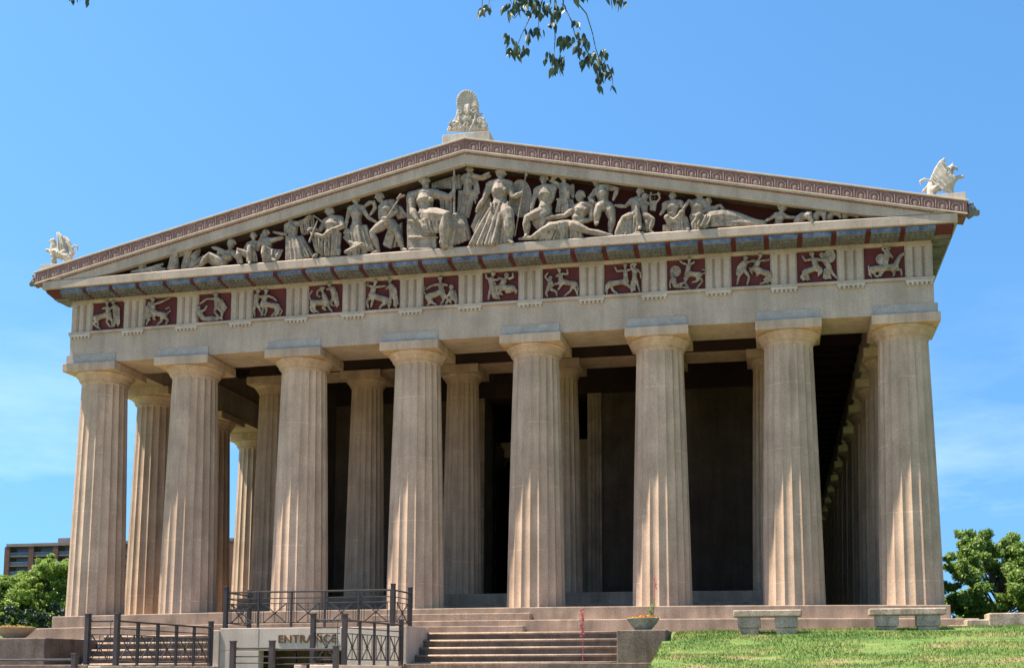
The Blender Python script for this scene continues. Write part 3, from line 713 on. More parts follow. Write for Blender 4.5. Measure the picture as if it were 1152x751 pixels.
f = Z(6); f.head(250, 132, 40, -.4).torso((192, 235), (335, 215), (265, 390), 72, neck=(253, 175)).limb([(190, 240), (160, 320, 15), (138, 405, 25)], 26, 15).hand((136, 412, 25), 15, (-.2, 1)).limb([(335, 220), (325, 310, 20), (265, 385, 40)], 28, 15).limb([(250, 420, 10), (100, 480, 55), (100, 615, 35)], 50, 24).c([(100, 630, 40), (85, 645, 65)], [22, 14]).limb([(280, 420), (230, 460, 40), (240, 600, 20)], 48, 26)
f.e((280, 500, -20), (70, 40, 100))
st(f, 'nude stone man seated beside the great round shield at centre right')
f = Z(6); f.head(430, 118, 38, .2, d=-15).e((482, 122, -10), 19).torso((385, 190), (490, 215), (435, 330), 54, d=-20, neck=(430, 155), female=1).limb([(388, 185, -15), (305, 140, 0), (365, 110, 5)], 22, 13).limb([(488, 218, -10), (440, 320, 20), (370, 312, 25)], 22, 12).fold([(380, 320, 0), (440, 330, 20), (505, 315, -5)], [(365, 420, 0), (440, 430, 15), (520, 390, -5)], 8, 17).c([(508, 190, -25), (512, 290, -25)], 18).fold([(390, 180, 15), (480, 200, 15)], [(400, 300, 18), (480, 300, 15)], 6, 11)
st(f, 'stone huntress with a raised arm and a quiver on her back')
f = Z(6); f.head(572, 285, 47, -.45, d=10).torso((520, 395), (675, 370), (560, 490), 74, d=0, neck=(585, 330), female=1).limb([(520, 405, 10), (435, 460, 25), (260, 480, 35)], 30, 17).limb([(680, 385), (672, 490, 25), (545, 520, 50)], 30, 16).limb([(480, 540, 20), (310, 555, 60), (150, 650, 55)], 48, 24).c([(150, 652, 55), (35, 662, 60)], [22, 12]).limb([(500, 540, 40), (650, 595, 50), (860, 635, 45)], 42, 14)
f.fold([(290, 525, 55), (370, 510, 70), (450, 515, 60)], [(170, 660, 55), (280, 670, 55), (420, 665, 40)], 11, 18, 1).fold([(440, 530, 50), (560, 540, 50)], [(430, 660, 35), (600, 650, 30)], 7, 20).c([(385, 530, 75), (400, 600, 70)], [22, 14]).e((400, 610, 0), (200, 40, 60))
o = st(f, 'reclining stone woman with brightly lit draped legs')
g_ = Fig(580, 185, 7.91, YP); g_.disc((232, 490, 5), 82, 92, 12).done('shield', None, None, None, parent=o)
f = Z(6); f.head(720, 160, 38, -.45).c([(690, 130, 10), (735, 112, 5), (765, 150, 0)], [8, 24, 10]).torso((712, 240), (820, 205), (785, 360), 62, neck=(728, 195)).limb([(820, 208), (908, 218, 5), (870, 312, 15)], 26, 14).limb([(710, 250), (655, 300, 25), (690, 335, 40)], 24, 13).limb([(770, 370, 10), (735, 390, 45), (718, 520, 35)], 46, 22).c([(716, 530, 40), (735, 515, 60)], [18, 10]).limb([(830, 375), (860, 490, 15), (845, 600, 5)], 46, 22).c([(845, 615, 10), (835, 628, 35)], [18, 12])
for q in ((665, 325), (690, 310), (700, 340), (720, 352)): f.c([(q[0]+13*math.cos(a*.9), q[1]+13*math.sin(a*.9), 45) for a in range(8)], 4, 6)
st(f, 'nude stone man in a cap holding a chain, one foot raised')
f = Z(7); f.head(375, 198, 43, -.3).torso((285, 290), (400, 285), (320, 440), 60, neck=(365, 240)).limb([(288, 290), (220, 350, 15), (105, 340, 10)], 26, 14).limb([(300, 450, 10), (205, 475, 55), (125, 640, 40)], 46, 24).fold([(200, 460, 45), (260, 450, 40), (320, 430, 20)], [(120, 650, 40), (220, 655, 50), (320, 640, 30)], 10, 18, 1).limb([(330, 440, 20), (342, 385, 75), (378, 560, 60)], 40, 22).c([(378, 572, 60), (372, 582, 90)], [22, 16]).fold([(320, 400, 50), (370, 420, 40)], [(310, 600, 40), (350, 620, 50)], 4, 16).c([(230, 655, 40), (400, 630, 60)], 20)
st(f, 'seated stone figure reaching an arm back, one bright knee and foot')
f = Z(7); f.head(430, 252, 37, .2, d=20).torso((375, 315), (460, 320), (425, 440), 42, d=15, neck=(428, 290)).limb([(375, 320, 15), (345, 345, 40), (330, 365, 60)], 19, 12).limb([(425, 440, 20), (515, 490, 45), (482, 600, 35)], 36, 18).c([(482, 610, 35), (520, 625, 50)], [16, 11]).limb([(430, 450), (455, 520, 30), (450, 610, 15)], 34, 18).e((430, 560, -15), (50, 25, 60))
o = st(f, 'stone boy leaning on the knee of a seated figure beside a lyre')
g_ = Fig(680, 195, 9.383, YP); g_.plate([(478, 300), (560, 290), (540, 400), (480, 395)], -5, 14).c([(485, 300, 0), (480, 250, 0), (492, 205, 0)], 12).c([(560, 295, 0), (585, 260, 0), (568, 205, 0)], 13).c([(455, 232, 0), (590, 218, 0)], 7).c([(505, 300, 8), (508, 230, 8)], 4).c([(530, 300, 8), (532, 230, 8)], 4).done('lyre', None, None, None, parent=o)
f = Z(7); f.head(718, 243, 40, -.1).torso((640, 335), (805, 320), (720, 440), 74, neck=(720, 285), female=1).limb([(638, 340), (620, 400, 15), (590, 435, 25)], 26, 15).limb([(805, 325), (840, 380, 15), (810, 420, 40)], 26, 15).e((660, 468, 55), 34).e((815, 420, 70), 36).c([(660, 468, 50), (735, 492, 60), (815, 425, 68)], [24, 22, 26])
f.fold([(645, 470, 50), (735, 495, 55), (825, 425, 60), (870, 470, 30)], [(680, 570, 25), (750, 610, 40), (840, 605, 50), (900, 590, 40)], 12, 18, 1).e((770, 550, 0), (100, 40, 60)).c([(870, 575, 55), (890, 592, 80)], [22, 16]).plate([(618, 560), (690, 560), (700, 628), (618, 628)], -5, 45)
st(f, 'stone woman seated with a cloth stretched between her knees')
f = Z(7); f.head(1008, 232, 46, .35).torso((930, 320), (1060, 310), (960, 470), 76, neck=(1005, 280), female=1).limb([(928, 320), (893, 288, 40), (830, 380, 65)], 26, 14).limb([(1060, 315), (1075, 390, 20), (1020, 420, 50)], 26, 15).e((1000, 448, 75), 38).fold([(925, 510, 35), (1000, 450, 70), (1110, 430, 40)], [(930, 585, 40), (1010, 590, 60), (1110, 560, 40)], 11, 19, 1).c([(925, 540, 50), (1000, 455, 75)], [18, 24]).e((1010, 540, 0), (95, 40, 60))
st(f, 'stone woman raising one bright forearm, nearest the long reclining figure')
f = Z(8); f.head(45, 132, 25, .4).torso((15, 185), (85, 180), (50, 235), 34, neck=(45, 155)).limb([(82, 175), (125, 158, 15), (162, 212, 10)], 15, 9).c([(60, 250), (140, 240), (235, 250), (330, 272), (430, 285)], [56, 58, 46, 32, 14], 12)
f.fold([(90, 215, 40), (60, 300, 45)], [(420, 268, 18), (420, 292, 18)], 9, 13, .7).fold([(-10, 225, 50), (60, 230, 60)], [(-30, 290, 50), (20, 310, 55)], 5, 12)
st(f, 'stone figure reclining full length under a heavy blanket')
f = Z(8); f.head(545, 180, 28, -.2).e((528, 165), (16, 18, 18)).torso((500, 222), (560, 228), (520, 285), 34, neck=(540, 205), female=1).limb([(500, 225, 5), (460, 250, 20), (430, 264, 20)], 14, 8).limb([(560, 235), (600, 240, 5), (640, 240, 0)], 14, 9)
st(f, 'stone bust of a woman with bound hair beside the four horses')
horse(Z(8), (725, 228, 40), (748, 268, 50), [(690, 232, 15), (665, 262, 0)], 34, 'brightly lit stone horse head nearest the woman with bound hair')
horse(Z(8), (828, 218, 30), (832, 254, 38), [(795, 210, 10), (770, 245, 0)], 27, 'second stone horse head from the woman with bound hair')
horse(Z(8), (930, 218, 15), (940, 240, 22), [(890, 208, 5), (865, 240, 0)], 24, 'third stone horse head from the woman with bound hair')
horse(Z(8), (1040, 224, 5), (1060, 240, 8), [(1000, 215, 0), (970, 235, 0)], 20, 'stone horse head farthest into the right corner of the pediment')

# metopes: a red panel with a carved group
def met(i, u, v, k):
    x = (TX[i]+TX[i+1])/2; wd = ST/2-.43-.004
    p = MB().box((x-wd, .20, ZF+.003), (x+wd, .238, ZG-.134)); o = p.build('metope', RED, T, curve=True)
    f = Fig(u, v, k, .13); f.o = o; return f
def cen(f, rump, chest, head, legs, arms, tail, r=13):
    d = 2
    f.c([(*rump, d), ((rump[0]+chest[0])/2, (rump[1]+chest[1])/2+r*.1, d), (*chest, d)], [r*1.3, r*1.12, r*1.3], 10)
    mx_ = (chest[0]*.45+head[0]*.55, chest[1]*.45+head[1]*.55+r*.2)
    f.c([(*chest, d), (*mx_, d+2)], [r*1.08, r*1.05]).c([(*mx_, d+2), (*head, d+3)], [r*.6, r*.5]).head(head[0], head[1], r*.95, .3, d+3)
    for l in legs: f.limb([(q[0], q[1], d) for q in l], r*.68, r*.34)
    for a in arms: f.limb([(q[0], q[1], d+4) for q in a], r*.5, r*.36)
    if tail: f.c([(q[0], q[1], d) for q in tail], r*.36)
    return f
def lap(f, head, chest, hip, legs, arms, r=13, cloak=None):
    d = 3
    f.head(head[0], head[1], r*.95, -.3, d).c([(head[0], head[1]+r*.5, d), (*chest, d)], r*.42).c([(*chest, d), ((chest[0]+hip[0])/2, (chest[1]+hip[1])/2, d), (*hip, d)], [r*1.25, r*1.05, r*1.05], 10)
    for l in legs: f.limb([(q[0], q[1], d) for q in l], r*.7, r*.36)
    for a in arms: f.limb([(q[0], q[1], d+3) for q in a], r*.5, r*.35)
    if cloak: f.fold([(q[0], q[1], -2) for q in cloak[0]], [(q[0], q[1], -2) for q in cloak[1]], 5, r*.42)
    return f
def fin(f): f.done('relief', None, None, None, vox=.017, parent=f.o)
M1, M2, M3, M4 = (95, 315, 4.8), (335, 300, 4.43), (590, 280, 5.009), (800, 265, 4.431)
f = met(0, *M1); cen(f, (62, 205), (132, 185), (122, 120), [[(60, 212), (75, 235), (70, 258)], [(70, 215), (50, 238), (85, 262)], [(130, 200), (120, 225), (140, 252)], [(140, 195), (150, 225), (150, 252)]], [[(118, 148), (95, 155), (110, 150)]], [(50, 205), (44, 220), (48, 240)]); fin(lap(f, (156, 120), (166, 145), (168, 190), [[(165, 195), (165, 225), (160, 250)], [(178, 195), (180, 225), (182, 248)]], [[(158, 140), (140, 155)]], cloak=([(180, 140), (190, 150)], [(175, 240), (190, 235)])))
f = met(1, *M1); cen(f, (432, 190), (370, 172), (370, 105), [[(432, 200), (452, 215), (440, 238)], [(420, 200), (415, 222), (392, 242)], [(362, 185), (345, 205), (355, 215)], [(375, 190), (375, 210), (385, 212)]], [[(380, 130), (430, 112), (462, 96)]], [(440, 185), (465, 165), (458, 146), (440, 155)]); fin(lap(f, (352, 130), (346, 150), (340, 185), [[(335, 190), (325, 215), (320, 242)], [(345, 190), (345, 215), (335, 240)]], [], cloak=([(330, 145), (350, 140)], [(320, 200), (335, 200)])))
f = met(2, *M1); lap(f, (614, 150), (618, 170), (640, 205), [[(640, 210), (690, 200), (745, 210)], [(645, 212), (690, 215), (720, 212)]], [[(606, 170), (604, 195), (606, 218)], [(625, 170), (650, 160), (662, 140)]]); fin(lap(f, (708, 80), (715, 102), (715, 142), [[(712, 148), (702, 172), (732, 205)], [(722, 148), (745, 175), (740, 205)]], [[(702, 100), (660, 102), (625, 128)], [(728, 105), (750, 125), (735, 140)]], cloak=([(730, 100), (745, 105)], [(740, 190), (768, 150)])))
f = met(3, *M1); lap(f, (938, 60), (932, 88), (926, 122), [[(924, 128), (916, 160), (920, 195)], [(935, 128), (948, 160), (965, 188)]], [[(940, 85), (960, 95), (975, 80)]]); fin(cen(f, (1040, 142), (968, 125), (983, 58), [[(958, 128), (967, 155), (955, 192)], [(970, 135), (985, 160), (975, 190)], [(1040, 152), (1030, 175), (1010, 195)], [(1050, 150), (1045, 180), (1030, 195)]], [[(978, 90), (955, 85)], [(992, 85), (1020, 95), (1035, 110)]], [(1050, 142), (1068, 165), (1055, 190)]))
f = met(4, *M2); cen(f, (76, 180), (145, 175), (120, 112), [[(70, 190), (65, 212), (82, 228)], [(80, 190), (85, 215), (105, 228)], [(140, 185), (125, 205), (140, 215)], [(148, 185), (158, 205), (172, 224)]], [[(130, 105), (100, 120), (95, 140), (110, 150)]], [(68, 172), (55, 145), (72, 120)]); fin(lap(f, (158, 88), (175, 112), (182, 150), [[(178, 155), (165, 180), (175, 195)], [(188, 155), (198, 180), (196, 200)]], [[(168, 110), (145, 112)]], cloak=([(180, 110), (195, 125)], [(185, 195), (205, 190)])))
f = met(5, *M2); cen(f, (440, 165), (368, 142), (388, 74), [[(362, 150), (345, 172), (352, 208)], [(375, 152), (372, 175), (365, 200)], [(440, 178), (415, 195), (408, 208)], [(448, 175), (455, 190), (455, 205)]], [[(375, 100), (345, 92), (350, 80)], [(395, 100), (440, 95)]], [(450, 160), (465, 175), (462, 190)]); fin(lap(f, (458, 68), (466, 98), (470, 140), [[(466, 145), (460, 170), (440, 175)], [(476, 145), (488, 172), (490, 202)]], [[(460, 95), (440, 110)], [(476, 98), (492, 125), (480, 145)]], cloak=([(475, 95), (490, 105)], [(480, 195), (500, 185)])))
f = met(6, *M2); cen(f, (650, 150), (718, 125), (710, 58), [[(650, 160), (658, 182), (645, 192)], [(660, 160), (672, 180), (690, 188)], [(718, 138), (728, 165), (712, 190)], [(728, 135), (745, 158), (765, 182)]], [[(698, 88), (665, 95), (640, 112)], [(722, 88), (745, 92)]], [(642, 145), (628, 125), (632, 100)]); fin(lap(f, (765, 102), (768, 128), (772, 155), [[(770, 160), (745, 172), (738, 186)], [(778, 160), (790, 172), (788, 188)]], [[(762, 125), (745, 150)]], cloak=([(775, 115), (785, 120)], [(785, 180), (795, 175)])))
f = met(7, *M2); lap(f, (974, 36), (965, 66), (968, 102), [[(964, 108), (955, 135), (950, 162)], [(975, 108), (985, 135), (990, 160)]], [[(958, 62), (940, 55), (938, 35)], [(975, 65), (1000, 65)]], cloak=([(950, 70), (985, 80)], [(975, 155), (1005, 160)])); fin(cen(f, (1070, 108), (1012, 100), (1042, 42), [[(1010, 108), (985, 95), (990, 120)], [(1015, 112), (1005, 130), (1020, 138)], [(1068, 118), (1045, 128), (1035, 122)], [(1075, 115), (1092, 120), (1085, 132)]], [[(1052, 60), (1075, 52), (1070, 32)], [(1030, 65), (1000, 55)]], None))
f = met(8, *M3); lap(f, (145, 165), (148, 190), (135, 222), [[(132, 228), (122, 248), (130, 268)], [(145, 225), (180, 240), (182, 266)]], [[(138, 182), (116, 155), (135, 132)]]); fin(cen(f, (285, 198), (208, 182), (196, 118), [[(205, 190), (165, 200), (150, 218)], [(210, 195), (200, 215), (190, 230)], [(280, 212), (292, 235), (302, 264)], [(270, 212), (260, 235), (225, 265)]], [[(215, 140), (246, 142), (240, 115)], [(192, 145), (178, 155)]], [(295, 195), (304, 220), (298, 245)]))
f = met(9, *M3); cen(f, (482, 196), (572, 182), (568, 92), [[(475, 205), (465, 230), (465, 252)], [(488, 208), (500, 235), (525, 252)], [(575, 192), (590, 215), (612, 220)], [(568, 195), (560, 200), (590, 205)]], [[(555, 122), (522, 126), (510, 102)], [(580, 120), (600, 115)]], [(472, 188), (460, 205), (458, 240)]); fin(lap(f, (620, 88), (622, 122), (620, 162), [[(615, 168), (612, 205), (605, 242)], [(628, 168), (640, 205), (650, 242)]], [[(610, 115), (598, 92), (610, 78)], [(634, 115), (654, 135), (656, 162)]], cloak=([(600, 180), (625, 180)], [(600, 235), (625, 235)])))
f = met(10, *M3); lap(f, (832, 147), (840, 172), (848, 205), [[(855, 208), (905, 188), (925, 222)], [(852, 212), (900, 216), (932, 224)]], [[(828, 172), (820, 195), (822, 218)]]); f.disc((852, 125, -1), 30, 30, 4); fin(cen(f, (985, 146), (918, 138), (930, 58), [[(915, 145), (900, 165), (912, 180)], [(925, 148), (912, 175), (900, 190)], [(985, 158), (1003, 182), (970, 222)], [(975, 160), (975, 180), (945, 188)]], [[(908, 85), (888, 78), (872, 60)], [(938, 85), (955, 76), (955, 72)]], [(995, 138), (1020, 138), (1020, 118), (1002, 116)]))
f = met(11, *M4); lap(f, (172, 112), (165, 138), (160, 172), [[(155, 178), (138, 205), (130, 242)], [(168, 175), (190, 205), (180, 244)]], [[(158, 132), (135, 155), (128, 190)], [(175, 132), (195, 130), (215, 120)]], cloak=([(145, 145), (158, 140)], [(128, 195), (140, 190)])); fin(cen(f, (288, 192), (220, 165), (245, 100), [[(215, 172), (190, 165), (205, 190)], [(225, 175), (235, 195), (225, 200)], [(288, 204), (265, 218), (285, 240)], [(298, 200), (290, 225), (245, 240)]], [[(235, 128), (210, 130)], [(255, 125), (285, 122), (290, 118)]], [(298, 192), (304, 210), (300, 230)]))
f = met(12, *M4); cen(f, (470, 182), (525, 158), (502, 92), [[(462, 192), (450, 212), (492, 218)], [(472, 195), (485, 205), (480, 222)], [(530, 160), (550, 165), (548, 190)], [(525, 168), (540, 180), (535, 200)]], [[(495, 118), (468, 125), (455, 102)], [(512, 118), (540, 115)]], [(462, 185), (446, 205), (460, 222)]); f.disc((592, 102, -1), 28, 32, 4); fin(lap(f, (550, 97), (568, 122), (588, 158), [[(590, 162), (605, 188), (628, 212)], [(582, 165), (575, 190), (570, 215)]], [[(560, 118), (535, 125)], [(578, 115), (595, 105)]], cloak=([(565, 165), (585, 170)], [(560, 212), (600, 215)])))
f = met(13, *M4); f.c([(810, 168, 2), (865, 162, 2), (918, 155, 2)], [17, 16, 17], 10).c([(918, 150, 2), (935, 115, 3), (945, 100, 3)], [14, 11, 9]).c([(945, 100, 3), (960, 95, 3)], [8, 5]).c([(940, 95, 3), (962, 85, 4)], 3)
for l in ([(802, 178), (788, 192), (800, 205)], [(812, 180), (815, 195), (830, 207)], [(905, 172), (915, 190), (905, 203)], [(920, 168), (946, 170), (950, 198)]): f.limb([(a, b, 2) for a, b in l], 8, 4)
f.c([(800, 160, 2), (783, 148, 2), (788, 182, 2)], 4).disc((848, 118, -1), 26, 26, 4); fin(lap(f, (882, 66), (880, 92), (870, 132), [[(868, 138), (855, 165), (832, 206)], [(875, 138), (865, 165), (845, 200)]], [[(872, 85), (852, 62), (872, 50)], [(888, 90), (905, 110)]]))

# ridge ornament and corner griffins
f = Fig(485, 95, 10.725, -.25)
for i in range(17):
    a = math.pi*(.02+.96*i/16); r = 118+48*math.sin(a)**1.5
    f.c([(432-25*math.cos(a), 290-25*math.sin(a), 0), (432-r*.62*math.cos(a), 275-r*.75*math.sin(a), 12), (432-r*.98*math.cos(a), 262-r*1.12*math.sin(a), 25)], [6, 11, 15])
f.plate([(320, 300), (305, 235), (330, 150), (385, 95), (432, 78), (490, 95), (545, 160), (578, 240), (575, 320), (600, 400), (690, 530), (690, 560), (190, 570), (215, 520), (300, 400)], -12, 22)
for (u, v, r, tw) in ((350, 340, 40, 1), (515, 325, 40, -1), (395, 410, 36, -1), (470, 400, 36, 1), (590, 440, 45, -1), (285, 470, 42, 1), (230, 535, 30, 1), (640, 500, 40, -1), (355, 520, 36, -1), (520, 510, 38, 1), (430, 480, 40, 1), (440, 330, 34, 1)):
    pts = []
    for i in range(16):
        t = i/15; a = tw*(t*8.2)+.6; pts.append((u+r*(1-t*.85)*math.cos(a), v+r*(1-t*.85)*math.sin(a), 22+14*t))
    f.c(pts, [12-5*i/15 for i in range(16)], 7)
for i in range(26):
    u = random.uniform(225, 660); v = random.uniform(430, 550); f.c([(u, v, 15), (u+random.uniform(-40, 40), v-random.uniform(20, 60), 35)], [14, 6], 7)
f.c([(395, 560, 20), (340, 440, 30), (330, 330, 25)], [18, 16, 10]).c([(470, 560, 20), (530, 440, 30), (540, 330, 25)], [18, 16, 10]).fold([(410, 240, 15), (455, 240, 15)], [(400, 330, 25), (470, 330, 25)], 4, 12).c([(575, 360, 0), (615, 355, 5), (590, 395, 5)], 13)
tag_ = f.done('acroterion', 'fan-shaped carved stone ornament on the peak of the roof', 'roof ornament', None, vox=.02, mat=CREAM)
b = MB(); zz = at(525, 149.3, -.5).z
b.box((-.86, -.5, zz-.75), (.82, .45, zz)); b.build('pedestal', CREAM, tag_, bevel=.015)

f = Fig(1010, 165, 7.91, -.38)
f.c([(300, 400, 0), (300, 365, 0), (380, 345, 0), (470, 300, 5)], [42, 48, 50, 52], 12).limb([(320, 380, 25), (350, 360, 45), (300, 405, 40)], 34, 20).limb([(480, 320, 20), (470, 370, 30), (475, 415, 35)], 30, 18).limb([(490, 300, -15), (535, 275, -10), (572, 268, -5)], 24, 14).e((575, 270, -5), 16)
f.c([(475, 380, 20), (478, 450, 20)], [22, 24]).c([(300, 390, 20), (300, 450, 20)], [40, 42]).c([(465, 300, 0), (455, 245, 5), (465, 205, 5)], [46, 38, 30]).e((478, 190, 5), (32, 28, 27)).c([(490, 190, 5), (528, 195, 5), (532, 212, 5)], [20, 12, 6]).c([(470, 185, 5), (492, 145, 5)], [14, 6]).c([(445, 200, 0), (430, 185, -5)], [14, 8])
f.plate([(285, 290), (330, 190), (370, 130), (410, 102), (425, 112), (408, 160), (412, 200), (432, 240), (520, 290), (500, 330), (440, 405), (360, 370), (320, 340)], 38, 12)
f.fold([(290, 295, 46), (330, 195, 46), (405, 112, 46)], [(400, 385, 50), (450, 340, 50), (505, 300, 48)], 9, 10)
f.plate([(310, 260), (350, 170), (405, 120), (400, 180), (430, 240), (440, 300), (380, 340)], -35, 10)
f.c([(225, 400, 0), (265, 355, 0), (285, 300, 0), (235, 288, 0), (200, 310, 0), (210, 340, 0)], [13, 12, 11, 12, 14, 10])
o = f.done('griffin_statue', 'white stone griffin with one upswept wing showing, on the right roof corner', 'statue', 'griffins on the roof corners', vox=.024, mat=WHITE)
b = MB(); q = f.P((400, 400)); b.box((q.x-.75, -.62, q.z-.6), (q.x+.65, .1, q.z-.17)); b.build('plinth', PALE, o, bevel=.01)
f = Fig(25, 250, 8.34, -.38)
f.c([(440, 320, 0), (400, 310, 0), (300, 285, 5)], [40, 48, 46], 12).limb([(420, 320, 30), (390, 310, 45), (440, 345, 40)], 32, 20).limb([(290, 300, 20), (300, 340, 30), (290, 375, 30)], 28, 18).limb([(280, 280, 0), (255, 270, 10), (235, 264, 15)], 22, 13).e((232, 262, 15), 16)
f.c([(300, 360, 20), (300, 420, 20)], [24, 26]).c([(420, 330, 20), (425, 400, 20)], [38, 40]).c([(300, 270, 5), (298, 225, 8), (292, 195, 8)], [42, 34, 28]).e((288, 180, 8), (30, 27, 26)).c([(275, 182, 8), (258, 186, 8), (255, 198, 8)], [18, 10, 5]).c([(295, 170, 8), (300, 145, 8)], [10, 5])
f.plate([(322, 100), (345, 92), (375, 125), (405, 210), (415, 295), (360, 290), (325, 250), (335, 180)], 30, 11).fold([(330, 100, 40), (370, 125, 40)], [(340, 270, 40), (405, 285, 40)], 6, 9)
f.plate([(378, 132), (415, 135), (450, 175), (470, 240), (490, 300), (420, 295), (405, 210)], -10, 11).fold([(385, 135, 0), (440, 170, 0)], [(420, 285, 2), (480, 290, 2)], 5, 9)
f.c([(490, 300, 0), (468, 255, 0), (488, 222, 0), (518, 225, 0), (520, 268, 0)], [13, 12, 11, 11, 9])
for i in range(8): f.e((random.uniform(290, 400), random.uniform(260, 310), 48), random.uniform(12, 18), 8)
o = f.done('griffin_statue', 'white stone griffin with two raised wings showing, on the left roof corner', 'statue', 'griffins on the roof corners', vox=.024, mat=WHITE)
b = MB(); q = f.P((350, 360)); b.box((q.x-.6, -.62, q.z-.7), (q.x+.55, .1, q.z-.2)); b.build('plinth', PALE, o, bevel=.01)
# ------------------------------------------------------------------ stairs, entrance, planters
def stairs(name, x0, x1, label):
    t = None
    zs = [-.78, -1.02, -1.26, -1.50, -1.73]; ys_ = [-1.55, -1.95, -2.35, -2.75, -3.15]
    prof = [(-1.402, -1.9), (-1.402, zs[0])]
    for i, (z_, y_) in enumerate(zip(zs, ys_)):
        prof += [(y_, z_), (y_, (zs[i+1] if i < 4 else -1.9))]
    prof = prof[::-1]
    m_ = MB().extx(prof[::-1], [x0, x1]); o = m_.build(name, STAIR, None, bevel=.012, seg=2, origin=((x0+x1)/2, -2.4, -1.9))
    for z_, y_ in zip(zs, ys_): MB().tube([(x0+.01, y_+.005, z_-.032), (x1-.01, y_+.005, z_-.032)], .046, 12).build('nosing', STEP, o, smooth=True)  # paler edge colour imitates sun catching the nosings
    return tag(o, label, 'stairs')
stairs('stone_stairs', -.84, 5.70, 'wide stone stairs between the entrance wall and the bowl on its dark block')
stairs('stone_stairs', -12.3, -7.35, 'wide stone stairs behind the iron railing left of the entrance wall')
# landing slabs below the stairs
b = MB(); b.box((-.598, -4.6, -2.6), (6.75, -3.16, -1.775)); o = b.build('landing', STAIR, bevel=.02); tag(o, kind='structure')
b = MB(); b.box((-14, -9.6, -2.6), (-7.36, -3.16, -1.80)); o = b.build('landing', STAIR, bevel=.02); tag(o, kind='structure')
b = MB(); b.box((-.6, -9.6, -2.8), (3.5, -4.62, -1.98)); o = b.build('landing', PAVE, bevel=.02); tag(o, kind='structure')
# entrance wall over the sunken court
WX0, WX1, WY, WT = -6.98, -1.13, -3.5, -.64
ex0, ex1, ez = at(291, 735, WY).x, at(384, 735, WY).x, at(330, 731, WY).z
t = thing('entrance_wall', ((WX0+WX1)/2, WY, -3.7), 'pale stone wall with bronze lettering over a dark basement entrance', 'wall')
b = MB(); b.box((WX0, WY, ez), (WX1, WY+.35, WT)); b.box((WX0, WY, -3.7), (ex0, WY+.35, ez-.003)); b.box((ex1, WY, -3.7), (WX1, WY+.35, ez-.003))
b.build('wall', PALE, t, bevel=.015)
b = MB(); 
for x in (at(291, 720, WY).x, at(384, 720, WY).x): b.box((x-.008, WY-.004, ez+.02), (x+.008, WY+.01, WT-.02))
b.build('joint', STAIR, t)
b = MB(); b.box((WX0+.1, WY+.352, WT-.25), (WX1-.1, -1.41, WT-.06)); b.box((WX0+.1, WY+.352, -3.7), (WX0+.4, -1.41, WT-.252)); b.box((WX1-.4, WY+.352, -3.7), (WX1-.1, -1.41, WT-.252)); b.box((WX0+.42, -1.7, -3.7), (WX1-.42, -1.41, WT-.252))
b.build('roof', STAIR, t)
b = MB()
for k in range(4):
    x = ex0+.08+k*(ex1-ex0-.16)/3; b.box((x-.05, WY+.55, -3.7), (x+.05, WY+.63, ez-.01))
b.box((ex0, WY+.56, ez-.62), (ex1, WY+.62, ez-.52)); b.build('door_frame', BRONZE, t)
cu = bpy.data.curves.new('lettering', 'FONT'); cu.body = 'ENTRANCE'; cu.size = .345; cu.extrude = .018; cu.offset = .005; cu.space_character = 1.12
lo = bpy.data.objects.new('lettering', cu); COL.objects.link(lo); lo.parent = t
p = at(312.5, 722.5, WY-.02); lo.location = p-Vector(t.location); lo.rotation_euler = (R(90), 0, 0); cu.materials.append(GOLD)
b = MB().box((WX1+.01, WY-.05, -3.7), (WX1+.28, -1.41, WT+.02)); o = b.build('cheek_wall', PALE, bevel=.015, origin=(WX1+.25, -2.5, -3.7)); tag(o, 'pale low stone wall end between entrance wall and right stairs', 'wall')
b = MB().box((WX0-.36, WY-.05, -3.7), (WX0-.01, -1.41, WT-.06)); o = b.build('cheek_wall', PALE, bevel=.015, origin=(WX0-.2, -2.5, -3.7)); tag(o, 'pale narrow stone wall end between entrance wall and left stairs', 'wall')
# side walls of the sunken court
b = MB().box((WX1+.0, -9.6, -3.75), (-.61, -3.56, -1.83)); o = b.build('retaining_wall', PALE, bevel=.015, origin=(-.85, -6, -3.75)); tag(o, 'low stone retaining wall under the sloping iron railing right of the entrance', 'wall')
b = MB().box((-7.35, -9.6, -3.75), (-6.99, -3.56, -1.83)); o = b.build('retaining_wall', PALE, bevel=.015, origin=(-7.2, -6, -3.75)); tag(o, 'low stone retaining wall under the iron railing left of the entrance', 'wall')
